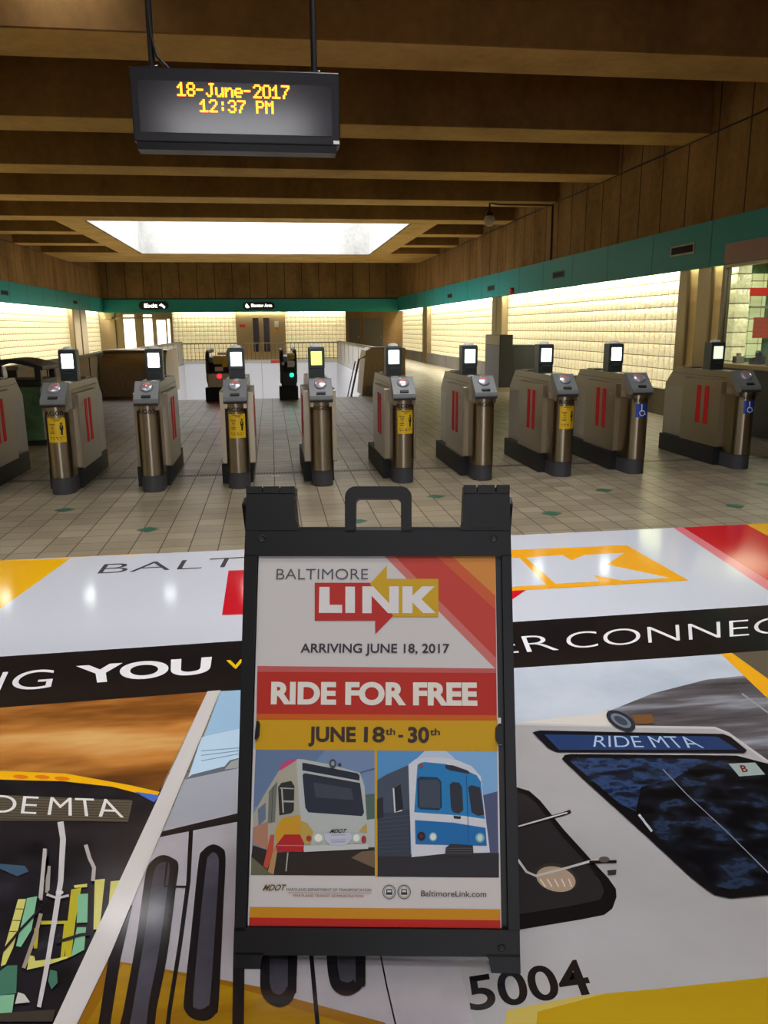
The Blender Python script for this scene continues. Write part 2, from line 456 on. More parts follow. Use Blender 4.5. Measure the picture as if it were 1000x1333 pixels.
mb_ = MB(); mb_.box(XL - 0.4, -1.2, YF - 0.3, YF, 0, ZS, M['wall_end']); mb_.box(1.4, 9.2, YF - 0.3, YF, 0, ZS, M['wall_end']); mb_.box(-1.2, 1.4, YF - 0.3, YF, 3.0, ZS, M['wall_end'])  # doorway gap invented behind the camera to admit frontal light
struct(mb_.build('wall_front'))


# ceiling slab with the skylight opening, beams across, skylight shaft
SX0, SX1, SY0, SY1 = -4.4, 3.7, 21.38, 30.4
ce = MB()
ce.box(XL - 0.4, 9.2, YF, SY0, ZS, ZS + 0.25, M['beam']); ce.box(XL - 0.4, SX0 - 0.3, SY0, SY1, ZS, ZS + 0.25, M['beam'])
ce.box(SX1 + 0.3, 9.2, SY0, SY1, ZS, ZS + 0.25, M['beam']); ce.box(XL - 0.4, 9.2, SY1, YB + 0.4, ZS, ZS + 0.25, M['beam'])
ceiling = struct(ce.build('ceiling'))
for k in range(-2, 5):
    y = 8.2 + 3.1 * k
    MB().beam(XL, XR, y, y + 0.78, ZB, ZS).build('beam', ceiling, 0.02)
for k in range(5, 8):
    y = 8.2 + 3.1 * k
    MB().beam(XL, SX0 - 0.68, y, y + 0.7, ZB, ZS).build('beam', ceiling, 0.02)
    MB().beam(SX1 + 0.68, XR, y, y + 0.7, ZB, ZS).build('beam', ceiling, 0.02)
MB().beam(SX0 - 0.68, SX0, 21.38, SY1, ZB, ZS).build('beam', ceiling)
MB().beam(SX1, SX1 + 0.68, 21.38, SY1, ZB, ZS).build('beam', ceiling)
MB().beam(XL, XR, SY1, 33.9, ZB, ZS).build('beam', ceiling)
sh = MB()
sh.box(SX0 - 0.3, SX0, SY0 - 0.3, SY1 + 0.3, ZS, 7.6, M['shaft']); sh.box(SX1, SX1 + 0.3, SY0 - 0.3, SY1 + 0.3, ZS, 7.6, M['shaft'])
sh.box(SX0, SX1, SY1, SY1 + 0.3, ZS, 7.6, M['shaft']); sh.box(SX0, SX1, SY0 - 0.3, SY0, ZS, 7.6, M['shaft'])
# pale facing of the shaft down to the soffit
sh.box(SX0, SX0 + 0.03, SY0, SY1, ZB + 0.02, ZS, M['shaft']); sh.box(SX1 - 0.03, SX1, SY0, SY1, ZB + 0.02, ZS, M['shaft'])
sh.box(SX0, SX1, SY1 - 0.03, SY1, ZB + 0.02, ZS, M['shaft'])
sh.box(SX0 - 0.3, SX1 + 0.3, SY0 - 0.3, SY1 + 0.3, 7.6, 7.7, M['shaft'])  # unseen lid added over the shaft to shut out world light
sh.build('skylight_shaft', ceiling)

# side walls
def side_wall(name, sgn, X, y0, y1, cols, block_spans, joints):
    f = lambda a, b: (min(X + sgn * a, X + sgn * b), max(X + sgn * a, X + sgn * b))
    up = MB(); a, b = f(0, 0.45); up.box(a, b, y0, y1, ZT1, ZS, M['wall_side'])
    a, b = f(0.30, 0.45)
    w = struct(up.build(name))
    lip = MB(); a, b = f(-0.004, 0.0)
    lip.box(a, b, y0, YB, ZB - 0.012, ZB + 0.012, M['black_metal']); lip.build('panel_joint', w)
    fa = MB(); a, b = f(-0.05, 0.02); fa.box(a, b, y0, y1, ZT0, ZT1, M['teal'])
    a, b = f(-0.053, -0.05)
    for j in joints: fa.box(a, b, j - 0.006, j + 0.006, ZT0, ZT1, M['teal_joint'])
    fa.build('fascia', w)
    for (p, q) in block_spans:
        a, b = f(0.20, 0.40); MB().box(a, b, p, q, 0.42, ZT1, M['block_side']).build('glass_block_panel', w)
        a, b = f(0.06, 0.40); MB().box(a, b, p, q, 0, 0.42, M['curb']).build('curb', w)
    for (p, q) in cols:
        a, b = f(0.0, 0.40); MB().box(a, b, p, q, 0, ZT0 + 0.1, M['bronze']).build('pilaster', w, 0.05, 4)
    return w
wr = side_wall('wall_right', 1, XR, YF, YB, ((10.97, 11.39), (11.63, 11.95), (21.65, 22.08), (22.16, 22.58), (32.35, 32.75), (32.82, 33.22)),
               ((10.66, 11.0), (11.35, 11.66), (11.92, 21.7), (22.5, 32.4), (33.15, YB)), [7.4, 9.2, 10.98, 12.76, 14.54, 16.3, 18.1, 19.9, 21.7, 23.5, 25.3, 27.1, 28.9, 30.7, 32.5, 34.3, 36.1])
wl = side_wall('wall_left', -1, XL, YF, YB, ((23.5, 24.5), (33.7, 34.8), (34.95, 36.0)),
               ((2.0, 23.55), (24.45, 33.75), (35.95, YB)), [8 + 1.78 * i for i in range(17)])
MB().box(XL - 0.45, XL, YF, 2.0, 0, ZT0, M['wall_side']).build('lower_panel', wl)
MB().box(XR, XR + 0.45, YF, 6.0, 0, ZT0, M['wall_side']).build('lower_panel', wr)

# end wall
wb = struct(MB().box(XL - 0.45, XR + 0.45, YB, YB + 0.4, ZT1, ZS, M['wall_end']).build('wall_back'))
MB().box(XL, XR, YB - 0.06, YB, ZT0 - 0.02, ZT1 - 0.06, M['teal']).box(XL, XR, YB - 0.05, YB, ZT1 - 0.06, ZT1, M['black_metal']).build('fascia', wb)
for (p, q) in ((-4.55, -1.62), (0.72, 3.62)):
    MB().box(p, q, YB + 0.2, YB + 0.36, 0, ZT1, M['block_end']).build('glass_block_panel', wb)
tw = MB(); tw.box(3.62, XR + 0.4, YB, YB + 0.3, 0, ZT0, M['tan_wall']).build('tan_panel', wb)
bz = MB(); bz.box(XL - 0.4, -4.55, YB + 0.12, YB + 0.3, 0, ZT1, M['bronze'])
for x in (-7.2, -6.0, -4.6): bz.box(x - 0.06, x + 0.06, YB - 0.02, YB + 0.14, 0, ZT0, M['bronze'])
bz.box(XL, -4.55, YB - 0.02, YB + 0.12, 1.92, 2.0, M['bronze'])
bz.build('entrance_frame', wb)
for (x0, x1, t) in ((-6.76, -6.28, 2.1), (-5.86, -5.48, 2.1), (-5.27, -4.88, 1.85), (-4.78, -4.6, 1.9)):
    MB().box(x0, x1, YB + 0.06, YB + 0.1, 0.3, t, M['lamp_white']).build('light_slit', wb)
# end-wall doors
for i, (x0, x1) in enumerate(((3.75, 4.32), (4.5, 5.42))):
    d = struct(MB().box(x0, x1, YB - 0.03, YB + 0.01, 0, 1.88, M['door_brown']).build('door_%d' % (i + 1)))
    MB().box(x0 - 0.05, x0, YB - 0.05, YB, 0, 1.93, M['tan_wall']).box(x1, x1 + 0.05, YB - 0.05, YB, 0, 1.93, M['tan_wall']).box(x0, x1, YB - 0.05, YB, 1.88, 1.93, M['tan_wall']).build('door_frame', d)
    MB().box(x1 - 0.12, x1 - 0.07, YB - 0.07, YB - 0.03, 0.95, 1.05, M['steel_dull']).build('door_handle', d)
# lift entrance
e = struct(MB().box(-1.62, 0.72, YB + 0.12, YB + 0.3, 0, ZT1, M['lift_steel']).build('door_3'))
for (x0, x1) in ((-1.1, -0.46), (-0.44, 0.2)):
    lf = MB().box(x0, x1, YB + 0.09, YB + 0.12, 0, 2.08, M['lift_steel']).build('door_leaf', e)
    c = (x0 + x1) / 2 + (0.1 if x0 < -0.6 else -0.06)
    MB().box(c - 0.14, c + 0.14, YB + 0.084, YB + 0.09, 0.35, 1.93, M['door_glass']).build('door_window', lf)
tag(MB().box(-1.45, -1.18, YB + 0.11, YB + 0.12, 1.5, 1.63, M['red_plate']).build('notice_plate'), 'small red plate left of the lift doors on the end wall', 'sign')
tag(MB().box(0.1, 0.4, YB + 0.11, YB + 0.12, 1.48, 1.78, M['paper']).build('notice_sheet'), 'white paper notice right of the lift doors on the end wall', 'notice')
tag(MB().box(0.06, 0.38, YB + 0.11, YB + 0.12, 1.25, 1.46, M['orange_plate']).build('notice_plate'), 'small orange notice directly below the white paper by the lift', 'sign')

# white-lined escalator opening
wp = MB()
for i in range(9):
    y0 = WY0 + 2 * i; wp.box(WX0 - 0.15, WX0 + 0.02, y0, y0 + 2, -5, 0, M['white_panel']); wp.box(WX1 - 0.02, WX1 + 0.15, y0, y0 + 2, -5, 0, M['white_panel'])
for i in range(6):
    x0 = WX0 + (WX1 - WX0) / 6 * i; wp.box(x0, x0 + (WX1 - WX0) / 6, WY1 - 0.02, WY1 + 0.15, -5, 0, M['white_panel']); wp.box(x0 - 0.008, x0 + 0.008, WY1 - 0.023, WY1 - 0.02, -5, 0, M['box_grey'])
wp.box(WX0, WX1, WY0 - 0.15, WY0 + 0.02, -5, -0.3, M['white_panel']); wp.box(WX0 - 0.15, WX1 + 0.15, WY0 - 0.15, WY1 + 0.15, -5.2, -5, M['curb'])
struct(wp.build('trim_1'))
struct(MB().box(WX0, WX1, WY1 - 0.04, WY1 + 0.16, 0.0, 0.12, M['pale_panel']).build('trim_2'))

# ================================================================== THE FLOOR GRAPHIC
dec = thing('floor_graphic', 'large glossy printed transit advertisement stuck across the tiled floor', 'floor decal', (0.4, 3.0, 0.0))
UP = (0, 0, 1)
FX = lambda px, py: at_floor(px, py)
def strip(c1, c2, c3, c4): return [c1, c2, c3, c4]
WHITE = (197, 201, 209); BLK = (26, 23, 24)
# the sheet carried on to its straight side edges
ds_ = (at_floor(1000, 788) - at_floor(0, 855)).normalized()
def edge(px, py, X):
    q = at_floor(px, py); t = (X - q.x) / ds_.x; q = q + ds_ * t; return (q.x, q.y)
p = Printed(lambda x, y: Vector((x, y, 0)), UP, base=0.0)
for (xa, xb, pa, pb) in ((2.6, 4.3, 980, 1000), (-3.4, -0.8, 0, 40)):
    r_ = xa > 0
    t0, t1, t2 = ((1000, 681.5), (1000, 788), (1000, 847)) if r_ else ((0, 729.7), (0, 855), (0, 921.5))
    p.poly((198, 22, 36) if r_ else (236, 178, 22), [edge(*t0, xa), edge(*t0, xb), edge(*t1, xb), edge(*t1, xa)])
    p.poly(BLK, [edge(*t1, xa), edge(*t1, xb), edge(*t2, xb), edge(*t2, xa)])
    xi = 0.6 if r_ else -0.4
    a_, b_ = edge(*t2, xi), edge(*t2, xb if r_ else xa)
    p.poly((84, 79, 80) if r_ else (40, 37, 40), [a_, b_, (b_[0], 0.6), (a_[0], 0.6)])
p.build('sheet_edge', dec)
# white banner with the logo
p = Printed(FX, UP, base=0.0006)
p.poly(WHITE, [(-420, 753), (-40, 731.5), (318, 715.5), (666, 697), (885, 686.8), (1080, 678), (1080, 792), (666, 812), (318, 836), (0, 857), (-420, 885)])
p.poly((236, 178, 22), [(92, 726.7), (0, 793), (-150, 902), (-420, 880), (-420, 753), (0, 729.7)])
p.poly((216, 120, 130), [(877, 687.3), (889, 686.7), (1080, 806), (1080, 822)])
p.poly((198, 22, 36), [(889, 686.6), (972, 682.8), (1080, 741), (1080, 806)])
p.poly((236, 178, 22), [(972, 682.8), (1080, 678), (1080, 741)])
bn = p.build('banner', dec)
p = Printed(FX, UP, base=0.0016)
p.text((62, 62, 68), 'BALTIMORE', (126.5, 747), (560, 724.5), (136, 734.8), (562, 712.5), -0.012)
p.poly((196, 22, 38), [(297.6, 743), (600, 738), (685, 768.5), (645, 796), (600, 790), (289, 801)])
p.poly((234, 164, 28), [(600, 720), (640, 717.5), (816, 710), (897, 756), (685, 768.5), (640, 771), (600, 773)])
lg = p.build('logo', bn)
p = Printed(FX, UP, base=0.0024)
p.poly(WHITE, [(640, 729), (676, 726.5), (711, 761.5), (640, 766)])
k = crop(650, 660, 2.857)
p.poly(WHITE, k((100, 190), (235, 180), (270, 200), (315, 180), (465, 172), (400, 215), (635, 265), (460, 275), (350, 255), (375, 278), (210, 287)))
p.build('logo_letters', lg)
# black slogan band
p = Printed(FX, UP, base=0.0008)
p.poly(BLK, [(-420, 885), (0, 855), (318, 834), (666, 810), (1000, 788), (1080, 783), (1080, 842), (1000, 847), (850, 858), (669, 870), (318, 898.5), (0, 921.5), (-420, 957)])
bd = p.build('slogan_band', dec)
for c_, w_, q_, wt in (((226, 224, 224), 'NG', ((-56, 904), (66, 896), (-40, 878), (72, 871.5)), -0.004), ((232, 230, 230), 'YOU', ((104, 891), (273, 877), (99, 867.5), (276, 855.5)), 0.035),
                       ((226, 190, 24), 'v', ((295.5, 871.5), (318, 870), (294, 854), (318, 852.5)), 0.0), ((226, 224, 224), 'ER', ((644, 852), (728, 846.4), (640, 831.5), (716, 826.3)), -0.012), ((226, 224, 224), 'CONNEC', ((739, 845), (1022, 824), (736, 824.5), (1022, 803.5)), -0.012)):
    p = Printed(FX, UP, base=0.0018); p.text(c_, w_, *q_, wt); p.build('slogan_word', bd)
# left picture: bus front with a bicycle rack against a streaked sunset
M['sunset'] = mottled('sunset_streaks', ((0.30, (54, 36, 24)), (0.44, (132, 80, 32)), (0.54, (190, 126, 58)), (0.68, (220, 176, 110))), 1.5, 0.12, ((0.5, 1.9, 1), (0, 0, 0.5)), 4)
M['grimy'] = mottled('dark_bus_glass', ((0.35, (18, 17, 20)), (0.62, (36, 34, 40)), (0.8, (54, 50, 56))), 9, 0.16)
k = crop(0, 890, 2.941)
p = Printed(FX, UP, base=0.0010)
p.poly(M['sunset'], [(-420, 957), (0, 921.5), (270, 901), (200, 1045), (0, 1020), (-420, 1000)])
p.poly((236, 178, 20), [(-420, 985)] + k((0, 335), (250, 345), (500, 390), (612, 416), (598, 440), (430, 397), (240, 376), (0, 370)) + [(-420, 1000)])
for (x, y) in ((80, 358), (162, 359), (238, 365)): p.ellipse((222, 120, 30), *k((x, y))[0], 10, 2.6, 4)
p.poly(M['grimy'], [(-420, 1000)] + k((0, 369), (240, 375), (430, 396), (600, 440), (560, 540), (205, 1310)) + [(40, 1420), (-420, 1420)])
p.poly((70, 106, 190), k((515, 415), (612, 430), (590, 456)))
p.poly((92, 84, 70), [(-200, 1035)] + k((0, 428), (508, 450), (490, 530), (0, 526)) + [(-200, 1068)])
for i in range(9):
    y = 436 + i * 10.5; p.line((70, 62, 50), k((0, y), (500 - i * 1.5, y + 12)), 1.1)
bp = p.build('bus_picture', dec)
p = Printed(FX, UP, base=0.0034)
p.text((222, 220, 214), 'DE', (-12, 1058.5), (47, 1061), (-10, 1036), (51, 1038.5), -0.008); p.text((222, 220, 214), 'MTA', (62, 1062), (161.5, 1065.5), (66, 1039), (152, 1042), -0.006)
p.build('bus_sign_letters', bp)
k = crop(0, 1000, 4.005)
Y1, Y2, T1, T2 = (196, 190, 104), (176, 166, 44), (122, 176, 140), (66, 112, 92)
p = Printed(FX, UP, base=0.0036)
p.poly((60, 84, 104), k((0, 505), (130, 515), (150, 545), (90, 570), (0, 530)))
p.poly(Y1, k((95, 690), (138, 688), (70, 940), (30, 1030), (5, 1040), (20, 960)))
for y, x in ((740, 84), (800, 66), (858, 50)): p.line((70, 66, 40), k((x - 6, y), (x + 46, y + 2)), 1.2)
p.poly(T1, k((142, 685), (195, 675), (165, 850), (110, 940), (85, 935)))
p.poly(Y2, k((372, 640), (425, 630), (395, 800), (372, 990), (340, 1005), (345, 880)))
p.poly(Y1, k((385, 618), (455, 610), (455, 628), (390, 632)))
p.poly(T1, k((408, 665), (460, 662), (456, 812), (400, 815)))
p.poly(T1, k((402, 838), (450, 838), (440, 955), (372, 992)))
p.poly(Y1, k((495, 590), (548, 585), (520, 850), (488, 850)))
p.poly(Y1, k((578, 598), (628, 594), (610, 660), (568, 715)))
p.poly(Y2, k((215, 805), (365, 805), (362, 820), (215, 825)))
p.poly(Y2, k((335, 820), (358, 820), (336, 1000), (316, 1000)))
p.poly(Y2, k((180, 845), (205, 845), (195, 950), (178, 950)))
p.poly(Y1, k((145, 1045), (150, 985), (180, 990), (185, 1015), (300, 1002), (350, 990), (352, 1002), (240, 1040), (140, 1062)))
p.poly(T2, k((0, 1070), (40, 1040), (92, 1038), (86, 1185), (0, 1195)))
p.poly(T1, k((0, 1196), (78, 1190), (64, 1290), (0, 1292)))
p.poly((188, 186, 176), k((95, 1180), (128, 1190), (158, 1232), (80, 1240)))
p.poly(T2, k((262, 1062), (298, 1070), (302, 1130), (270, 1165), (252, 1120)))
p.poly((60, 54, 48), k((0, 1290), (290, 1270), (275, 1333), (0, 1333)))
p.line((38, 36, 38), k((0, 985), (110, 850), (215, 740)), 3.2)
p.line((44, 42, 44), k((295, 920), (420, 880), (470, 875)), 4)
p.line((150, 140, 130), k((215, 700), (240, 430), (250, 520), (245, 660)), 4)
p.line((176, 170, 164), k((212, 690), (236, 430)), 5)
p.line((150, 144, 140), k((258, 520), (252, 650)), 4)
p.line((150, 136, 118), k((125, 1055), (190, 870), (215, 770)), 5)
p.line((170, 162, 158), k((448, 410), (468, 480), (492, 530), (486, 600)), 5)
p.line((180, 174, 168), k((245, 670), (300, 690), (360, 675)), 3.2)
p.line((190, 186, 184), k((316, 290), (330, 380), (318, 600), (282, 830), (240, 1080), (205, 1260)), 8, 5.5)
p.ellipse((200, 196, 190), *k((312, 660))[0], 5, 3)
p.build('bicycle_rack_picture', bp)
# white diagonal divider
p = Printed(FX, UP, base=0.0052)
p.poly((200, 195, 190), [(270.3, 901.5), (287.5, 900), (143, 1247), (96, 1345), (60, 1420), (28, 1420), (71, 1332)])
p.build('white_divider', dec)
# middle picture: side of a tram
k = crop(0, 890, 2.941); kb = crop(300, 1180, 2.5)
M['tram_side'] = mottled('tram_side_silver', ((0.3, (152, 147, 152)), (0.7, (178, 173, 176))), 3, 0.16)
M['mustard'] = mottled('mustard_livery', ((0.3, (136, 96, 14)), (0.7, (172, 132, 20))), 4, 0.16, ((0.6, 3, 1), (0, 0, 0.3)))
M['tint'] = mottled('tinted_window', ((0.3, (48, 46, 52)), (0.7, (84, 81, 92))), 3.5, 0.1)
p = Printed(FX, UP, base=0.0010)
p.poly((150, 184, 210), [(287.5, 900), (318, 898.5), (420, 891), (420, 980), (311, 1003), (244, 1016)])
p.poly((180, 206, 224), [(262, 960), (316, 948), (420, 935), (420, 980), (311, 1003), (244, 1016)])
for y in (0, 6, 13): p.line((110, 136, 160), [(262, 978 + y), (312, 974 + y * 0.6)], 1)
p.poly((96, 104, 112), k((712, 368), (735, 350), (860, 318), (880, 295), (930, 282), (930, 330)))
p.poly((150, 154, 150), k((860, 330), (885, 300), (930, 285), (930, 322)))
p.poly((158, 160, 168), k((705, 370), (915, 325), (915, 495), (630, 555)) )
p.poly(M['tram_side'], k((630, 555), (915, 495)) + [(420, 1040), (560, 1120), (640, 1420), (60, 1420)])
p.poly((34, 31, 33), k((622, 568), (915, 497), (1240, 425), (1240, 462), (915, 530), (612, 590)))
# yellow livery sweep along the foot of the tram
p.poly((140, 96, 20), [(139, 1250), (211, 1262), (302.6, 1279), (340, 1286), (380, 1300), (500, 1332), (620, 1420), (60, 1420)])
p.poly(M['mustard'], [(160, 1256), (211, 1266), (303, 1286), (340, 1296), (380, 1312), (470, 1340), (560, 1420), (60, 1420)])
tp = p.build('tram_picture', dec)
p = Printed(FX, UP, base=0.0030)
BK = (28, 25, 27)
p.poly(BK, k((508, 850), (470, 870), (415, 1060), (360, 1420), (405, 1420), (462, 1060)))
p.line(BK, k((732, 560), (722, 760), (690, 1000), (650, 1250), (630, 1420)), 5.5)
def capsule(c, pts): p.poly(c, pts)
# first long window
p.poly(BK, smooth(k((562, 715), (590, 675), (625, 660), (662, 672), (684, 700), (672, 800), (640, 1050), (600, 1250), (570, 1420), (440, 1420), (470, 1270), (520, 1000), (545, 820))))
p.poly(M['tint'], smooth(k((592, 720), (612, 692), (638, 688), (650, 705), (640, 800), (605, 1050), (570, 1230), (545, 1420), (480, 1420), (505, 1270), (550, 1000), (575, 820))))
p.line(BK, k((640, 690), (630, 780), (715, 782)), 3)
# second long window
def longwin(ox, oy, pts_o, pts_i): 
    p.poly(BK, smooth(pts_o)); p.poly(M['tint'], smooth(pts_i))
longwin(0, 0, k((760, 690), (775, 645), (812, 620), (848, 632), (864, 670), (856, 850), (838, 1220), (825, 1270), (790, 1295), (740, 1288), (708, 1255), (706, 1200), (732, 960)),
        k((790, 700), (800, 665), (818, 650), (834, 664), (838, 700), (830, 850), (806, 1200), (795, 1238), (770, 1252), (748, 1246), (740, 1215), (762, 960)))
p.line(BK, [(320, 1180), (311, 1262), (309, 1420)], 15)
longwin(0, 0, kb((110, -150), (215, -150), (216, 240), (210, 290), (190, 322), (155, 332), (120, 315), (100, 280), (98, 200)),
        kb((136, -150), (186, -150), (187, 230), (184, 265), (172, 286), (155, 292), (138, 282), (130, 260), (128, 200)))
p.line(BK, kb((255, -80), (262, 150), (285, 400), (300, 600)), 5.5)
longwin(0, 0, kb((300, -150), (420, -150), (440, 220), (428, 268), (400, 290), (370, 295), (340, 280), (322, 245), (312, 150)),
        kb((336, -150), (390, -150), (408, 220), (400, 242), (386, 252), (368, 250), (355, 235), (346, 150)))
p.line(BK, kb((480, 60), (490, 170), (510, 270), (540, 400), (590, 600)), 2)
p.build('tram_windows', tp)
# right picture: front of a silver metro car
k = crop(650, 860, 2.817); k2 = crop(650, 660, 2.857)
M['blur'] = mottled('dark_motion_blur', ((0.32, (62, 58, 60)), (0.52, (96, 92, 94)), (0.68, (150, 154, 162))), 3.0, 0.16, ((0.5, 3.5, 1), (0, 0, 0.5)))
M['sky_pale'] = mottled('pale_sky', ((0.3, (172, 184, 196)), (0.7, (202, 210, 218))), 2.0, 0.16)
M['windscreen'] = mottled('windscreen_reflection', ((0.44, (13, 13, 16)), (0.55, (24, 27, 34)), (0.63, (40, 54, 78)), (0.70, (28, 34, 46)), (0.8, (96, 108, 126))), 10, 0.1, ((1.0, 1.5, 1), (0, 0, 0.7)), 8)
M['glass_sky'] = mottled('windscreen_sky_reflection', ((0.36, (16, 18, 24)), (0.46, (34, 46, 70)), (0.56, (48, 70, 108)), (0.64, (26, 36, 58))), 12, 0.1, ((1.0, 1.5, 1), (0, 0, 0.7)), 8)
M['car_body'] = mottled('white_car_body', ((0.3, (160, 157, 155)), (0.7, (172, 170, 170))), 2.0, 0.16)
p = Printed(FX, UP, base=0.0010)
p.poly(M['sky_pale'], [(420, 891), (669, 870), (850, 858), (942, 851.5), (985, 890), (1080, 1000), (1080, 1090), (420, 1090)])
p.poly(M['blur'], [(770, 935), (850, 903), (920, 885), (985, 878), (1080, 960), (1080, 1090), (930, 960), (830, 955)])
p.poly((96, 86, 70), [(950, 850.5), (1000, 847), (1080, 842), (1080, 1000)])
p.poly((236, 172, 30), [(938.5, 851.3), (953, 850.2), (1000, 884), (1080, 940), (1080, 985), (1000, 910)])
p.line((150, 150, 150), k((890, 122), (986, 192), (1060, 240)), 2)
p.poly(M['car_body'], [(495, 1242), (420, 945)] + k((60, 230), (370, 196), (395, 182), (450, 190), (500, 240), (790, 245), (840, 265), (986, 370), (1210, 520)) + [(1080, 1420), (640, 1420)])
p.line((190, 187, 186), k((60, 233), (370, 240), (500, 244), (790, 248), (840, 268), (986, 372)), 3)
p.poly((210, 204, 192), k((60, 228), (370, 196), (395, 184), (420, 236), (370, 240)))
p.poly((186, 166, 84), [(660, 1316), (757, 1297), (790, 1294), (760, 1420), (640, 1420)])
p.poly((172, 140, 22), [(700, 1318), (790, 1294), (860, 1288), (1000, 1273), (1080, 1264), (1080, 1420), (690, 1420)])
# number
p.text((24, 22, 24), '5004', (613, 1317.5), (774, 1294.5), (607, 1273), (756, 1250), 0.016)
# side window with mirrors
p.poly((22, 21, 22), [(560, 1020)] + k((55, 464), (110, 480), (150, 515), (235, 620), (330, 725), (400, 800), (428, 840), (430, 870), (415, 912), (385, 935), (300, 952), (60, 992)) + [(560, 1235)])
p.poly((44, 41, 42), [(580, 1032)] + k((50, 480), (100, 495), (140, 530), (225, 640), (320, 745), (370, 810), (385, 850), (370, 880), (250, 905), (60, 935)) + [(580, 1190)])
cp = p.build('metro_picture', dec)
p = Printed(FX, UP, base=0.0036)
p.line((30, 28, 28), k((70, 613), (235, 566), (262, 556)), 4.5); p.line((190, 184, 178), k((70, 612), (235, 565), (250, 562)), 2)
p.ellipse((54, 48, 42), *k((208, 802))[0], 29, 19, 14); p.ellipse((168, 146, 124), *k((208, 806))[0], 26, 16, 14)
for a in range(5): p.line((216, 202, 186), k((150 + a * 26, 806), (170 + a * 24, 835)), 1.6)
p.line((186, 182, 178), k((68, 735), (100, 780), (135, 795), (250, 765), (330, 742), (360, 735)), 3); p.line((26, 24, 24), k((330, 744), (430, 742)), 3.5)
p.ellipse((90, 80, 74), *k((385, 735))[0], 7, 4); p.poly((52, 48, 46), k((395, 775), (430, 772), (428, 790), (400, 790)))
p.ellipse((46, 50, 58), *k((446, 225))[0], 21, 10.5, 30); p.ellipse((110, 118, 128), *k((446, 225))[0], 15, 7, 30); p.ellipse((64, 70, 80), *k((446, 225))[0], 10, 4.4, 30)
p.poly((120, 84, 48), k((485, 205), (560, 202), (570, 235), (505, 238)))
NV = (34, 44, 70)
p.poly((24, 24, 30), k((122, 268), (150, 261), (480, 268), (820, 274), (848, 284), (908, 334), (898, 343), (210, 340), (180, 326)))
p.poly((40, 60, 100), k((165, 276), (800, 284), (875, 332), (220, 333)))
p.text((168, 190, 214), 'RIDE MTA', k((345, 321))[0], k((752, 326))[0], k((352, 281))[0], k((700, 284))[0], -0.008)
p.poly((18, 18, 20), k((230, 366), (240, 352), (265, 348), (870, 354), (986, 384), (1200, 450)) + [(1080, 1160), (1030, 1168)] + k((986, 865), (850, 878), (790, 866), (745, 835), (690, 790), (540, 650), (330, 460)))
p.poly(M['windscreen'], k((252, 372), (270, 362), (865, 368), (980, 398), (1200, 480)) + [(1080, 1146), (1030, 1152)] + k((986, 832), (850, 846), (800, 836), (760, 808), (700, 760), (560, 635), (345, 460)))
p.poly(M['glass_sky'], k((256, 372), (272, 363), (760, 367), (640, 440), (520, 470), (500, 560), (440, 530)))
p.poly((150, 166, 160), k((840, 384), (938, 380), (975, 424), (880, 431)))
p.text((110, 30, 30), 'B', k((892, 416))[0], k((914, 415))[0], k((880, 390))[0], k((903, 389))[0], 0.03)
p.line((120, 126, 136), k((600, 405), (690, 500), (840, 640), (1000, 800)), 1.4)
p.line((188, 190, 192), k((512, 572), (560, 634)), 3)
p.build('metro_details', cp)

# ================================================================== A-FRAME SIGN
def ang_plane():
    A = at_floor(303, 1262); B = at_floor(678, 1268); A.z = B.z = 0.004
    u = (B - A).normalized(); d = Vector((-u.y, u.x, 0)); t = math.radians(18)
    v = d * math.sin(t) + Vector((0, 0, 1)) * math.cos(t)
    return A, u, v, u.cross(v) * -1.0, d, t
SA, SU, SV, SN_, SD, ST = ang_plane()
SN = SU.cross(SV)
if SN.y > 0: SN = -SN                      # outward, towards the reader
A0 = SA.copy()
sign = thing('sandwich_board', 'black plastic A-frame sidewalk sign with a fare-free transit poster on the floor', 'sign board', tuple(A0))
def sp(px, py, off=0.0):
    d = ray(px, py); q = SA + SN * off
    t = (q - CAMP).dot(SN) / d.dot(SN); return CAMP + d * t + SN * off * 0
def suv(px, py):
    r = sp(px, py) - SA; return (r.dot(SU), r.dot(SV))
TS = Matrix((SU, SN * -1.0, SV)).transposed().to_4x4()      # local x along sign, y into it, z up its face
def px_prism(mb, pts, d0, d1, m): mb.prism([suv(*q) for q in pts], d0, d1, m, 'y', TS)
ff = MB(); SM = M['sign_plastic']
px_prism(ff, [(319.3, 690), (665, 690), (665.8, 724), (318, 724)], 0, 0.04, SM)
px_prism(ff, [(320.8, 640), (382, 640), (385, 676), (390, 691.5), (319.3, 691.5)], 0, 0.04, SM)
px_prism(ff, [(603.5, 640), (663.5, 640), (665.1, 691.5), (598, 691.5), (602.5, 678)], 0, 0.04, SM)
px_prism(ff, [(385, 686), (450, 686), (450, 692), (385, 692)], 0.012, 0.04, SM)
px_prism(ff, [(535, 686), (604, 686), (604, 692), (535, 692)], 0.012, 0.04, SM)
arc = lambda cx, cy, r, a0, a1, n=6: [(cx + r * math.cos(math.radians(a0 + (a1 - a0) * i / n)), cy - r * math.sin(math.radians(a0 + (a1 - a0) * i / n))) for i in range(n + 1)]
px_prism(ff, [(449, 693)] + arc(463, 647, 14, 180, 90) + arc(522, 647, 14, 90, 0) + [(536, 693), (522, 693)] + arc(516, 655, 6, 0, 90) + arc(469, 655, 6, 90, 180) + [(463, 693)], 0, 0.036, SM)
px_prism(ff, [(318, 722), (335, 722), (319.5, 1212), (305, 1212)], 0, 0.036, SM)
px_prism(ff, [(333, 722), (339, 722), (324, 1212), (318.5, 1212)], 0.016, 0.036, M['sign_dark'])
px_prism(ff, [(653.5, 722), (665.8, 722), (677, 1212), (662, 1212)], 0, 0.036, SM)
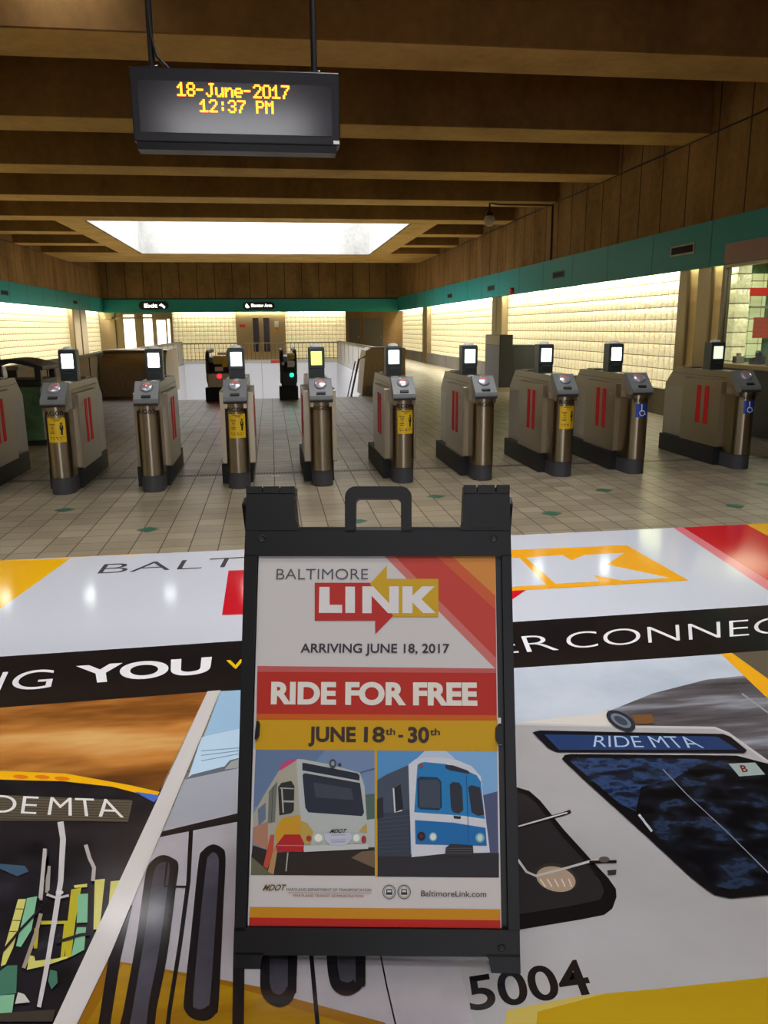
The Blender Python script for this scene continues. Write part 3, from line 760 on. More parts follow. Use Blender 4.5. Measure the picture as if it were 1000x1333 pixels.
px_prism(ff, [(643, 722), (655, 722), (663, 1212), (651, 1212)], 0.016, 0.036, M['sign_dark'])
px_prism(ff, [(304.8, 1207.5), (676.8, 1211), (677.4, 1246), (303.8, 1243)], 0, 0.036, SM)
px_prism(ff, [(303.8, 1240), (344, 1240), (340, 1250), (339, 1261.5), (303.2, 1261.5)], 0, 0.036, SM)
px_prism(ff, [(632, 1242), (677.3, 1242), (678, 1267.5), (640, 1267.5), (638.5, 1252)], 0, 0.036, SM)
px_prism(ff, [(334, 938), (331.5, 962), (334.5, 962.5), (337, 959), (338, 944), (336.5, 940)], -0.002, 0.02, SM)
px_prism(ff, [(654, 944), (648.5, 945), (645.5, 949), (645.5, 964), (649, 969), (655, 969)], -0.002, 0.02, SM)
ffo = ff.build('front_frame', sign, 0.004)
for (x, y) in ((341.5, 701), (642.7, 700.6), (653, 1232.8)):
    u_, v_ = suv(x, y)
    T = TS @ Matrix.Translation((u_, -0.001, v_)) @ Matrix.Rotation(math.radians(90), 4, 'X')
    MB().lathe([(0.0095, -0.006), (0.0095, 0.0008), (0.0065, 0.0008), (0.006, -0.0005), (0.0, 0.0025)], M['sign_dark'], T=T, n=18).build('rivet', ffo)
for (a, b) in ((320.8, 341.5), (343, 364), (365.5, 384), (603.5, 619.5), (622, 644), (646.5, 663.5)):
    mb = MB(); px_prism(mb, [(a, 633.5 if a < 500 else 631.5), (b, 633.2 if a < 500 else 631.5), (b, 642), (a, 642)], -0.004, 0.045, SM); mb.build('hinge_lug', ffo, 0.004)
px_b = MB(); px_prism(px_b, [(613, 655), (654, 655), (655, 687), (611, 687)], -0.0012, 0.002, SM); px_b.build('moulded_panel', ffo)
# rear frame leaning the other way
H1 = 1.10
A2 = SD * (2 * H1 * math.sin(ST) + 0.02)
SV2 = (SD * -math.sin(ST) + Vector((0, 0, 1)) * math.cos(ST)); SN2 = SU.cross(SV2); SN2 = SN2 if SN2.y > 0 else -SN2
TR = Matrix.Translation(A2) @ Matrix((SU, SN2, SV2)).transposed().to_4x4()
rf = MB()
rf.box(0, 0.05, -0.036, 0, 0, 1.07, SM, TR); rf.box(0.6, 0.65, -0.036, 0, 0, 1.07, SM, TR)
rf.box(0.0, 0.65, -0.036, 0, 0.03, 0.1, SM, TR); rf.box(0.02, 0.64, -0.036, 0, 0.93, 0.985, SM, TR)
rf.box(0.02, 0.13, -0.036, 0, 0.98, 1.08, SM, TR); rf.box(0.53, 0.64, -0.036, 0, 0.98, 1.08, SM, TR)
rf.box(0.05, 0.6, -0.024, -0.014, 0.1, 0.93, M['white_panel'], TR)
rf.build('rear_frame', sign, 0.004)
# poster
PS = lambda px, py: sp(px, py)
def poster_print(base): return Printed(PS, SN, 'poster', base)
pw = (210, 205, 202)
mb = MB(); px_prism(mb, [(336, 722.5), (645.5, 722.5), (653.5, 1211.5), (321.5, 1208)], 0.010, 0.016, ink(pw, 'poster'))
px_prism(mb, [(333, 932), (338, 932), (338, 941.5), (332, 941.5)], 0.010, 0.0161, ink((226, 224, 220), 'poster'))
px_prism(mb, [(331, 961.5), (336, 961.5), (336, 969.5), (330.5, 969.5)], 0.010, 0.0161, ink((226, 224, 220), 'poster'))
px_prism(mb, [(645, 935.5), (653, 935.5), (653, 943), (645, 943)], 0.010, 0.0161, ink((226, 224, 220), 'poster'))
px_prism(mb, [(645, 964), (654, 964), (654, 971), (645, 971)], 0.010, 0.0161, ink((226, 224, 220), 'poster'))
po = mb.build('poster', sign)
k = crop(300, 610, 2.564); k8 = crop(300, 930, 2.564)
p = poster_print(-0.0098)
p.poly((206, 116, 108), [(499.7, 723), (645.3, 723), (647, 871), (645, 870.5)])
p.poly((196, 70, 58), [(513, 723), (645.3, 723), (646.5, 857)])
p.poly((206, 96, 58), [(568, 723), (645.3, 723), (646, 794)])
p.poly((214, 140, 66), [(588, 723), (645.3, 723), (646, 776)])
p.poly((194, 96, 92), [(334.3, 867.4), (646.8, 870.8), (646.8, 876.5), (334, 875)])
p.poly((186, 48, 36), [(334, 875), (646.8, 876.5), (647.5, 932), (333, 930)])
p.poly((204, 96, 26), [(333, 930), (647.5, 932), (647.6, 939), (333, 938)])
p.poly((206, 158, 22), [(333, 938), (647.6, 939), (648.3, 977.3), (331.5, 975.5)])
p.poly((206, 158, 22), [(331.5, 975.5), (648.3, 977.3), (648.3, 979), (331.5, 977)])
p.poly((206, 158, 22), [(487.7, 975), (491, 975), (491.5, 1143), (488.3, 1143)])
p.poly((204, 140, 28), [(324.2, 1182.7), (651.9, 1185.7), (652.2, 1200), (323.6, 1196.3)])
p.poly((190, 40, 30), [(323.6, 1196.3), (652.2, 1200), (652.5, 1210.5), (323.2, 1207)])
p.build('coloured_bands', po)
p = poster_print(-0.0076)
p.text((84, 84, 90), 'BALTIMORE', (359, 754), (479, 754), (359.5, 740.6), (479, 740.6), -0.008)
p.build('city_lettering', po); p = poster_print(-0.0080)
p.poly((186, 50, 44), k((280, 381), (470, 381), (543, 492), (483, 553), (483, 508), (280, 508)))
p.poly((206, 164, 36), k((465, 385), (522, 323), (522, 368), (695, 368), (695, 495), (545, 495)))
wl_ = (226, 222, 220)
p.poly(wl_, k((296, 395), (330, 395), (330, 455), (372, 455), (372, 482), (294, 482)))
p.poly(wl_, k((383, 394), (415, 394), (415, 482), (383, 482)))
p.poly(wl_, k((440, 393), (476, 393), (530, 450), (530, 393), (562, 393), (562, 483), (526, 483), (471, 424), (471, 483), (440, 483)))
p.poly(wl_, k((574, 393), (608, 393), (608, 424), (640, 393), (682, 393), (638, 436), (686, 483), (644, 483), (608, 447), (608, 483), (574, 483)))
p.build('link_logo', po); p = poster_print(-0.0076)
p.text((62, 58, 64), 'ARRIVING JUNE 18, 2017', (390.5, 850), (585.5, 850.5), (391, 838), (585.5, 838.5), 0.018)
p.build('arrival_lettering', po); p = poster_print(-0.0076)
p.text((232, 226, 214), 'RIDE FOR FREE', (351.8, 917.5), (622, 919.5), (352.6, 888), (621.5, 889), 0.045)
p.build('headline_lettering', po); p = poster_print(-0.0076)
dk = (62, 50, 44)
p.text(dk, 'JUNE', (400.6, 966.5), (463, 967), (401, 946.5), (463, 947), 0.035)
p.text(dk, '18', (473.5, 967), (501, 967.3), (474, 946.8), (501, 947), 0.028)
p.text(dk, 'th', (501.8, 957.5), (514.5, 957.5), (501.8, 948.5), (514.5, 948.5), 0.02)
p.poly(dk, [(518.5, 957.5), (525, 957.5), (525, 960.5), (518.5, 960.5)])
p.text(dk, '30', (531, 967.5), (559, 967.7), (531, 947), (559, 947.3), 0.035)
p.text(dk, 'th', (559.8, 958), (573, 958), (559.8, 949), (573, 949), 0.02)
p.build('date_lettering', po); p = poster_print(-0.0076)
gk = (74, 72, 76)
p.text((96, 74, 40), 'MDOT', k8((104, 592))[0], k8((178, 592))[0], k8((116, 572))[0], k8((186, 572))[0], 0.02)
p.text(gk, 'MARYLAND DEPARTMENT OF TRANSPORTATION', k8((186, 593))[0], k8((470, 595))[0], k8((186, 584))[0], k8((470, 586))[0], 0.0)
p.line((150, 110, 90), k8((190, 599), (470, 601)), 0.5)
p.text((160, 60, 56), 'MARYLAND TRANSIT ADMINISTRATION', k8((208, 613))[0], k8((443, 615))[0], k8((208, 604))[0], k8((443, 606))[0], 0.0)
p.build('department_lettering', po)
for cx in (530, 580):
    p = poster_print(-0.0080); c = k8((cx, 597))[0]; p.ellipse((60, 60, 64), c[0], c[1], 8.8, 9.4); p.ellipse(pw, c[0], c[1], 7.8, 8.4); p.ellipse((84, 84, 88), c[0], c[1], 7.0, 7.5); p.ellipse(pw, c[0], c[1], 6.3, 6.8)
    p.poly((56, 56, 60), [(c[0] - 3.6, c[1] - 4), (c[0] + 3.6, c[1] - 4), (c[0] + 4.2, c[1] + 3.6), (c[0] - 4.2, c[1] + 3.6)])
    p.poly(pw, [(c[0] - 2.5, c[1] - 2.6), (c[0] + 2.5, c[1] - 2.6), (c[0] + 2.7, c[1] + 0.2), (c[0] - 2.7, c[1] + 0.2)])
    p.build('round_emblem', po)
p = poster_print(-0.0076)
p.text((70, 66, 66), 'BaltimoreLink.com', k8((636, 611))[0], k8((856, 614))[0], k8((637, 592))[0], k8((855, 595))[0], 0.008)
p.build('website_lettering', po)
# two printed train pictures
K = crop(325, 970, 6.0606); p = poster_print(-0.0096)
p.poly((118, 142, 178), K((42, 36), (985, 38), (988, 1042), (4, 1036)))
p.poly((104, 126, 160), K((42, 36), (600, 37), (300, 400), (25, 500)))
p.poly((84, 106, 98), K((900, 400), (985, 390), (985, 600), (910, 600)))
p.poly((186, 190, 186), K((905, 600), (985, 590), (985, 820), (925, 820)))
p.poly((48, 40, 34), K((20, 800), (200, 860), (430, 845), (985, 815), (988, 1042), (4, 1036), (8, 880)))
p.poly((118, 96, 76), K((880, 850), (985, 840), (985, 980), (800, 900)))
p.poly((106, 102, 78), K((8, 890), (180, 1036), (4, 1036)))
p.poly((176, 172, 154), K((20, 560), (110, 400), (200, 250), (240, 185), (380, 115), (420, 560), (410, 850), (200, 850), (130, 830), (20, 790)))
p.poly((178, 128, 104), K((20, 660), (140, 610), (140, 830), (20, 790)))
p.poly((186, 192, 188), K((365, 115), (420, 118), (640, 160), (870, 225), (905, 330), (925, 620), (935, 800), (425, 850), (400, 600), (375, 300)))
p.poly((204, 72, 120), K((225, 208), (245, 160), (300, 125), (378, 112), (350, 135), (240, 205)))
p.poly((42, 46, 60), K((412, 145), (435, 147), (850, 228), (866, 245), (866, 287), (412, 205)))
p.poly((46, 50, 64), K((414, 245), (425, 228), (450, 230), (870, 305), (902, 540), (885, 568), (460, 538), (436, 500)))
p.poly((66, 70, 84), K((500, 300), (800, 350), (820, 440), (520, 420)))
p.poly((48, 50, 48), K((220, 340), (245, 305), (325, 288), (350, 330), (345, 525), (325, 545), (230, 562)))
p.line((176, 176, 166), K((250, 345), (262, 540)), 2); p.line((180, 180, 170), K((235, 345), (345, 350)), 1.4); p.line((176, 176, 170), K((250, 450), (350, 452)), 2.4)
p.poly((112, 116, 108), K((148, 372), (215, 290), (195, 612), (140, 622)))
p.line((70, 74, 70), K((180, 330), (168, 618)), 0.8)
p.poly((104, 122, 142), K((60, 512), (122, 460), (122, 590), (66, 642)))
p.poly((206, 154, 38), K((262, 582), (400, 560), (400, 712), (270, 712), (212, 795), (198, 690), (225, 620)))
p.poly((188, 160, 82), K((400, 605), (450, 620), (500, 690), (480, 790), (430, 790), (400, 740)))
p.poly((188, 162, 80), K((862, 690), (920, 620), (928, 700)))
p.poly((182, 38, 44), K((272, 712), (395, 712), (428, 780), (422, 845), (215, 852), (202, 800)))
p.line((206, 120, 112), K((215, 798), (420, 800)), 1.2)
p.poly((192, 80, 56), K((160, 715), (192, 715), (180, 880), (135, 985), (105, 960)))
p.poly((178, 142, 96), K((196, 800), (215, 852), (185, 1030), (140, 1005), (185, 830)))
p.poly((200, 203, 200), K((425, 800), (935, 785), (935, 825), (425, 850)))
p.ellipse((190, 200, 190), *K((540, 738))[0], 8, 6.5); p.ellipse((240, 240, 224), *K((540, 738))[0], 5, 5)
p.ellipse((190, 200, 190), *K((845, 738))[0], 6.5, 6.5); p.ellipse((236, 238, 226), *K((842, 738))[0], 4, 4.6)
p.ellipse((170, 56, 52), *K((465, 742))[0], 3.4, 3.8); p.ellipse((160, 56, 56), *K((900, 750))[0], 3.2, 5)
p.poly((196, 200, 214), K((585, 700), (800, 698), (806, 745), (765, 792), (640, 796), (592, 752)))
p.text((52, 50, 56), 'MDOT', K((628, 700))[0], K((752, 698))[0], K((648, 668))[0], K((768, 666))[0], 0.02)
for y in (715, 755, 770): p.line((110, 110, 130), K((640, y), (755, y - 2)), 0.5)
p.ellipse((70, 76, 84), *K((655, 150))[0], 4.6, 6); p.ellipse((150, 156, 160), *K((655, 148))[0], 2.4, 3); p.ellipse((60, 60, 66), *K((710, 158))[0], 2.2, 2.2)
p.line((50, 54, 66), K((870, 222), (985, 188)), 0.8)
p.line((180, 176, 170), K((300, 850), (285, 1000)), 1.6)
p.build('tram_photo', po)
K = crop(485, 970, 5.882); p = poster_print(-0.0096)
p.poly((88, 150, 204), K((33, 38), (956, 40), (972, 1026), (31, 1018)))
p.poly((130, 178, 222), K((560, 42), (956, 40), (960, 365), (860, 390), (700, 160)))
p.poly((190, 208, 230), K((400, 52), (560, 45), (640, 112), (330, 118)))
p.poly((82, 88, 122), K((840, 395), (958, 362), (968, 850), (880, 850)))
p.poly((48, 46, 50), K((33, 850), (972, 836), (972, 1026), (31, 1018)))
p.poly((72, 82, 98), K((34, 275), (110, 230), (285, 155), (292, 862), (34, 862)))
p.poly((58, 66, 80), K((34, 540), (285, 500), (292, 862), (34, 862)))
for i in range(9): p.line((80, 88, 102), K((36, 570 + i * 32), (285, 545 + i * 34)), 0.7)
p.poly((42, 44, 52), K((34, 420), (80, 405), (84, 560), (34, 572)))
p.poly((36, 38, 46), K((160, 340), (215, 305), (238, 505), (172, 522)))
p.line((212, 216, 222), K((160, 335), (172, 522), (228, 505)), 2)
p.poly((214, 217, 224), K((275, 155), (330, 112), (420, 98), (500, 95), (640, 115), (760, 165), (832, 245), (870, 560), (902, 830), (570, 838), (300, 866), (285, 500)))
p.poly((40, 128, 188), K((345, 155), (370, 140), (400, 134), (560, 150), (700, 190), (800, 236), (832, 285), (862, 572), (700, 548), (320, 520)))
p.poly((30, 58, 84), K((343, 262), (365, 246), (500, 252), (528, 285), (534, 480), (510, 506), (365, 498), (345, 480)))
p.poly((66, 76, 92), K((355, 272), (500, 268), (518, 300), (518, 490), (360, 482)))
p.poly((50, 52, 62), K((592, 310), (615, 288), (665, 292), (688, 330), (697, 505), (665, 532), (620, 520), (602, 490)))
p.poly((52, 50, 60), K((735, 325), (760, 312), (825, 328), (858, 540), (810, 548), (760, 520)))
p.poly((44, 52, 68), K((558, 155), (620, 160), (735, 200), (745, 225), (600, 200), (560, 180)))
p.poly((32, 112, 178), K((325, 580), (620, 600), (868, 640), (878, 778), (600, 772), (330, 766)))
p.poly((44, 50, 60), K((622, 546), (680, 552), (676, 572), (626, 568)))
p.line((24, 84, 136), K((722, 240), (738, 760)), 0.8)
p.ellipse((40, 40, 46), *K((375, 704))[0], 5.4, 6); p.ellipse((110, 40, 44), *K((375, 704))[0], 2.4, 2.6)
p.ellipse((120, 170, 190), *K((465, 708))[0], 5.4, 6); p.ellipse((226, 232, 222), *K((465, 708))[0], 3.8, 4.4)
p.ellipse((120, 178, 196), *K((825, 715))[0], 6, 6.4); p.ellipse((206, 226, 206), *K((825, 715))[0], 3.6, 4.2)
p.ellipse((150, 70, 64), *K((372, 165))[0], 2.6, 3)
p.poly((50, 48, 52), K((562, 790), (600, 762), (770, 772), (778, 856), (556, 852)))
for i in range(3): p.line((96, 94, 96), K((566, 795 + i * 18), (772, 795 + i * 18)), 0.7)
p.build('metro_photo', po)

# ================================================================== FARE GATES
R = 0.1
def d_foot(r, y1, inset=0.0, n=14):
    pts = [(r * math.sin(a), R - r * math.cos(a)) for a in (math.radians(-90 + 180 * i / n) for i in range(n + 1))]
    return pts + [(r, y1), (-r, y1)]
def curved(mb, m, x0, x1, z0, z1, off, n=8):
    """a patch wrapped on the rounded gate front; x0,x1 are arc positions in metres"""
    vs = []
    for i in range(n + 1):
        a = (x0 + (x1 - x0) * i / n) / R
        for z in (z0, z1): vs.append(((R + off) * math.sin(a), R - (R + off) * math.cos(a), z))
    mb.add(vs, [(2 * i, 2 * i + 2, 2 * i + 3, 2 * i + 1) for i in range(n)], m, True)
def curved_pts(mb, m, pts, off):
    mb.add([((R + off) * math.sin(x / R), R - (R + off) * math.cos(x / R), z) for (x, z) in pts], [tuple(range(len(pts)))], m)
def curved_text(mb, m, s, x0, x1, z0, h, off, w=0.0):
    v, f, _ = text_geo(s, w)
    mb.add([((R + off) * math.sin((x0 + (x1 - x0) * x) / R), R - (R + off) * math.cos((x0 + (x1 - x0) * x) / R), z0 + h * y) for (x, y) in v], f, m)
def make_gate(number, sticker, screen, label, x, yf, cat='fare gate'):
    g = thing('fare_gate', label, cat, (x, yf, 0), 0.0, 'fare gates in a row across the hall')
    ST_ = M['steel']
    b = MB(); b.prism(d_foot(R, 1.56), 0.15, 0.74, ST_, 'z', smooth=True); b.prism(d_foot(R, 0.28), 0.735, 0.80, ST_, 'z', smooth=True)
    b.prism([(0.03, 0.79), (0.18, 0.962), (1.36, 0.958), (1.56, 0.77), (1.56, 0.73), (0.03, 0.73)], -0.0995, 0.0995, ST_, 'x')
    for s in (-1, 1):
        b.box(min(s * 0.1, s * 0.1015), max(s * 0.1, s * 0.1015), 0.28, 1.4, 0.895, 0.899, M['black_kick'])
    b.box(-0.06, 0.06, 1.06, 1.26, 0.955, 0.972, ST_)
    body = b.build('cabinet', g, 0.004)
    kb_ = MB(); kb_.prism(d_foot(0.096, 1.56), 0.0, 0.15, M['kick'], 'z', smooth=True); kb_.build('kick_plate', g)
    c = MB(); c.prism([(-0.012, 0.795), (0.004, 0.778), (0.10, 0.778), (0.19, 0.90), (0.21, 0.972), (0.165, 0.978), (0.0, 0.832)], -0.104, 0.104, M['console'], 'x')
    co = c.build('console', g, 0.012, 3)
    ct = MB(); ct.prism([(-0.016, 0.796), (-0.002, 0.772), (0.06, 0.772), (0.04, 0.806)], -0.1, 0.1, M['console_dark'], 'x'); ct.build('console_lip', co, 0.006)
    sl = math.atan2(0.978 - 0.832, 0.165)
    T = Matrix.Translation((0, 0.105, 0.832 + 0.105 * math.tan(sl))) @ Matrix.Rotation(sl, 4, 'X')
    bt = MB().lathe([(0.058, -0.004), (0.056, 0.012), (0.046, 0.02), (0.0, 0.022)], M['button'], T=T, n=22)
    bt.prism([(0.034 * math.cos(math.radians(a)), 0.034 * math.sin(math.radians(a)) * 0.9) for a in range(10, 171, 16)], 0.0221, 0.0228, M['orange_button'], 'z', T)
    bt.build('card_reader', co)
    MB().box(-0.04, 0.04, 0.014, 0.04, 0.0, 0.012, M['black_kick'], Matrix.Translation((0, 0, 0.832)) @ Matrix.Rotation(sl, 4, 'X')).build('ticket_slot', co, 0.003)
    for s in (-1, 1):
        pb = MB(); x0, x1 = (0.09, 0.152) if s > 0 else (-0.152, -0.09)
        pb.prism([(0.27, 0.19), (1.05, 0.19), (1.05, 0.865), (0.27, 0.865)], x0, x1, ST_, 'x')
        pa = pb.build('flap_housing', g, 0.012, 3)
        MB().box(min(s * 0.05, s * 0.165), max(s * 0.05, s * 0.12), 0.3, 1.5, 0.005, 0.19, M['black_kick']).build('recess', pa)
        for y in (0.50, 0.66):
            MB().box(min(s * 0.148, s * 0.156), max(s * 0.148, s * 0.156), y, y + 0.085, 0.40, 0.80, M['red_flap']).build('barrier_flap', pa, 0.004)
        MB().lathe([(0.008, -0.002), (0.008, 0.003), (0, 0.004)], M['button'], T=Matrix.Translation((s * 0.152, 0.40, 0.76)) @ Matrix.Rotation(math.radians(90 * s), 4, 'Y'), n=10).build('lock', pa)
    pl = MB(); w = 0.075
    pl.prism([(0.66, 0.955), (0.80, 0.955), (0.80, 1.245), (0.66, 1.245)], -w, w, M['post'], 'x')
    pl.box(-w - 0.004, w + 0.004, 0.650, 0.66, 1.045, 1.235, M['post'])
    post = pl.build('display_post', g, 0.024, 4)
    MB().box(-0.052, 0.052, 0.644, 0.65, 1.075, 1.205, M[screen]).build('screen', post, 0.004)
    MB().lathe([(0.052, 1.242), (0.05, 1.258), (0.032, 1.27), (0, 1.274)], M['white_plastic'], (0, 0.73, 0), 16).build('beacon', post)
    MB().box(-0.045, 0.045, 0.643, 0.649, 1.025, 1.042, M['kick']).build('sensor_window', post)
    if number:
        nl = MB(); curved_text(nl, M['black_ink'], number, -0.078, 0.08, 0.702, 0.038, 0.0012, 0.02); nl.build('number_label', g)
    if sticker == 'yellow':
        nb = MB(); curved(nb, M['yellow_label'], -0.068, 0.09, 0.475, 0.69, 0.001)
        for (z, a, q) in ((0.678, -0.03, 0.055), (0.662, -0.008, 0.04), (0.632, -0.052, 0.0), (0.618, -0.04, -0.005), (0.60, -0.038, -0.008), (0.582, -0.03, -0.012), (0.566, -0.046, -0.004), (0.552, -0.046, -0.006), (0.517, -0.05, 0.07), (0.503, -0.045, 0.075)):
            curved(nb, M['brown_ink'], a, q, z, z + 0.006, 0.0016, 4)
        nt = nb.build('notice_sticker', g, loc=(0, 0, -0.008))
        pp = MB(); 
        curved_pts(pp, M['black_ink'], [(0.052 + 0.009 * math.cos(t * math.pi / 5), 0.638 + 0.010 * math.sin(t * math.pi / 5)) for t in range(10)], 0.0018)
        curved_pts(pp, M['black_ink'], [(0.038, 0.626), (0.066, 0.626), (0.068, 0.588), (0.062, 0.586), (0.06, 0.54), (0.045, 0.54), (0.043, 0.586), (0.036, 0.588)], 0.0018)
        pp.build('figure_pictogram', nt)
    if sticker == 'blue':
        nb = MB(); curved(nb, M['blue_label'], -0.055, 0.075, 0.575, 0.705, 0.001); nt = nb.build('access_sticker', g, loc=(0, 0, -0.016))
        pp = MB(); cx_, cz = 0.008, 0.617; ring = []
        for i in range(15):
            a = math.radians(100 + 250 * i / 14); ring.append(a)
        curved_pts(pp, M['white_ink'], [(cx_ + 0.030 * math.cos(a), cz + 0.030 * math.sin(a)) for a in ring] + [(cx_ + 0.022 * math.cos(a), cz + 0.022 * math.sin(a)) for a in ring[::-1]], 0.0018)
        curved_pts(pp, M['white_ink'], [(0.000 + 0.008 * math.cos(t * math.pi / 5), 0.692 + 0.008 * math.sin(t * math.pi / 5)) for t in range(10)], 0.0018)
        curved_pts(pp, M['white_ink'], [(x - 0.027, z) for (x, z) in ((0.022, 0.682), (0.032, 0.682), (0.033, 0.642), (0.060, 0.636), (0.072, 0.606), (0.082, 0.610), (0.078, 0.598), (0.066, 0.598), (0.055, 0.628), (0.024, 0.632))], 0.0018)
        pp.build('wheelchair_pictogram', nt)
    return g
make_gate(None, None, 'screen_white', 'stainless fare gate cut off by the left edge, in front of the green bin', -2.68, 7.25)
make_gate('RG08', 'yellow', 'screen_white', 'stainless fare gate numbered RG08 with a yellow notice', -1.885, 7.25)
make_gate('RG07', None, 'screen_white', 'stainless fare gate numbered RG07 with a bare rounded front', -1.10, 7.22)
make_gate('RG06', 'yellow', 'screen_white', 'stainless fare gate numbered RG06 with a yellow notice', -0.335, 7.24)
make_gate('RG05', None, 'screen_green', 'stainless fare gate numbered RG05 with a yellow-green lit screen', 0.43, 7.22)
make_gate('RG04', 'yellow', 'screen_white', 'stainless fare gate numbered RG04 with a yellow notice', 1.19, 7.24)
make_gate('RG03', None, 'screen_white', 'stainless fare gate numbered RG03 with a bare rounded front', 1.955, 7.24)
make_gate('RG02', 'yellow', 'screen_white', 'stainless fare gate numbered RG02 with a yellow notice', 2.76, 7.29)
make_gate('RG01', 'blue', 'screen_white', 'stainless fare gate numbered RG01 with a blue wheelchair sticker', 3.515, 7.31)
make_gate('SG01', 'blue', 'screen_dim', 'wide-aisle stainless fare gate numbered SG01, rightmost, with a blue wheelchair sticker', 4.675, 7.38)

# ================================================================== HANGING DISPLAY
ds = thing('departure_display', 'black hanging electronic display showing the date and time in amber dots', 'display', (-0.14, 5.0, 2.41))
mbx = lambda *a: None
def rel(mb, name, parent, base, **kw):
    o = mb.build(name, parent, **kw)
    return o
X0, X1, Z0, Z1 = -0.58, 0.585, 0.047, 0.432          # relative to the empty
b = MB(); b.box(X0, X1, 0, 0.16, Z0, Z1, M['display_case']); case = b.build('case', ds, 0.006)
b = MB(); b.prism([(0.03, 0.01), (0.16, 0.01), (0.16, Z0), (0.02, Z0)], X0 + 0.012, X1 - 0.02, M['display_case'], 'x'); b.build('bottom_lip', case)
b = MB(); b.box(X0 + 0.04, X1 - 0.045, -0.003, 0.001, 0.095, 0.362, M['display_glass']); scr = b.build('screen', ds)
b = MB(); b.box(X1 - 0.04, X1 - 0.005, -0.003, 0.0, 0.053, 0.072, M['white_ink']); b.build('maker_plate', case)
FONT = {'1': '..#../.##../#.#../..#../..#../..#../#####', '8': '.###./#...#/#...#/.###./#...#/#...#/.###.', '-': '...../...../...../####./...../...../.....',
        'J': '..###/...#./...#./...#./...#./#..#./.##..', 'u': '...../...../#...#/#...#/#...#/#..##/.##.#', 'n': '...../...../#.##./##..#/#...#/#...#/#...#',
        'e': '...../...../.###./#...#/#####/#..../.###.', '2': '.###./#...#/....#/...#./..#../.#.../#####', '0': '.###./#...#/#...#/#...#/#...#/#...#/.###.',
        '7': '#####/....#/...#./..#../..#../.#.../.#...', '3': '.###./#...#/....#/..##./....#/#...#/.###.', ':': '...../..#../..#../...../..#../..#../.....',
        ' ': '...../...../...../...../...../...../.....', 'P': '####./#...#/#...#/####./#..../#..../#....', 'M': '#...#/##.##/#.#.#/#...#/#...#/#...#/#...#'}
def dot_line(name, text, x0, x1, z0, z1):
    led = MB()
    n = len(text); adv = 6.0; cols = n * adv - 1; cw = (x1 - x0) / cols; rh = (z1 - z0) / 7
    for i, ch in enumerate(text):
        for r, row in enumerate(FONT[ch].split('/')):
            for c, q in enumerate(row):
                if q == '#':
                    x = x0 + (i * adv + c) * cw; z = z1 - (r + 1) * rh
                    led.box(x - 0.2 * cw, x + cw * 1.22, -0.0055, -0.003, z + 0.06 * rh, z + rh * 1.0, M['led'])
    led.build(name, scr)
dot_line('date_line', '18-June-2017', -0.465 + 0.14, 0.158 + 0.14, 0.285, 0.356)
dot_line('time_line', '12:37 PM', -0.345 + 0.14, 0.065 + 0.14, 0.205, 0.272)
for x in (-0.463, 0.448):
    h = MB(); h.tube([(x, 0.08, Z1), (x, 0.08, ZS - 2.41 - 0.18)], 0.018, M['black_metal'], 12)
    h.tube([(x, 0.08, ZS - 2.41 - 0.2), (x, 0.08, ZS - 2.41)], 0.05, M['black_metal'], 12)
    h.box(x - 0.04, x + 0.04, 0.03, 0.13, Z1 - 0.001, Z1 + 0.012, M['black_metal']); ro = h.build('hanger_pole', ds)
    MB().lathe([(0.009, 0), (0.009, 0.01), (0, 0.012)], M['button'], (x + 0.025, 0.05, Z1 + 0.012), 8).build('bolt', ro)
b = MB(); b.tube([(-0.463, 0.06, 0.75), (-0.455, 0.055, 0.6), (-0.43, 0.055, 0.5), (-0.38, 0.06, 0.45), (-0.36, 0.06, 0.43)], 0.008, M['black_metal'], 8); b.build('cable', ds)

# ================================================================== BARRIERS, RAILINGS, ESCALATORS
def wall_run(mb, a, b, th, z0, z1, m):
    a = Vector((a[0], a[1], 0)); b = Vector((b[0], b[1], 0)); d = (b - a).normalized(); n = Vector((-d.y, d.x, 0)) * th / 2
    q = [(a + n)[:2], (a - n)[:2], (b - n)[:2], (b + n)[:2]]
    mb.prism([(p_[0], p_[1]) for p_ in q], z0, z1, m, 'z')
def barrier(name, label, pts, h, m, cap, foot):
    t = thing(name, label, 'barrier', (pts[0][0], pts[0][1], 0)); o = Vector((pts[0][0], pts[0][1]))
    for i in range(len(pts) - 1):
        a = Vector(pts[i]) - o; b = Vector(pts[i + 1]) - o; L_ = (b - a).length; n = max(1, round(L_ / 1.6))
        c = MB(); wall_run(c, a, b, 0.16, h - 0.05, h, cap); c.build('top_rail', t, 0.008)
        c = MB(); wall_run(c, a, b, 0.13, 0.0, 0.14, foot); c.build('skirting', t)
        for j in range(n):
            p0 = a + (b - a) * (j / n); p1 = a + (b - a) * ((j + 1) / n); dd = (p1 - p0).normalized() * 0.02
            c = MB(); wall_run(c, p0 + dd, p1 - dd, 0.1, 0.14, h - 0.05, m); c.build('panel', t)
            c = MB(); wall_run(c, p0 - dd, p0 + dd, 0.12, 0.0, h - 0.05, M['black_metal' if foot is M['black_kick'] else 'steel_dull']); c.build('post', t)
    return t
barrier('low_barrier', 'bronze panelled low barrier running behind the left fare gates', ((-3.5, 11.6), (-3.6, 16.6), (-4.1, 22.3)), 0.95, M['low_panel'], M['steel_dull'], M['black_kick'])
barrier('parapet', 'pale panelled parapet along the left side of the escalator opening', ((-3.74, 20.6), (-3.74, 35.0)), 0.93, M['pale_panel'], M['steel'], M['pale_panel'])
barrier('parapet', 'pale panelled parapet along the right side of the escalator opening', ((2.89, 18.4), (2.89, 35.0)), 0.90, M['pale_panel'], M['steel'], M['pale_panel'])
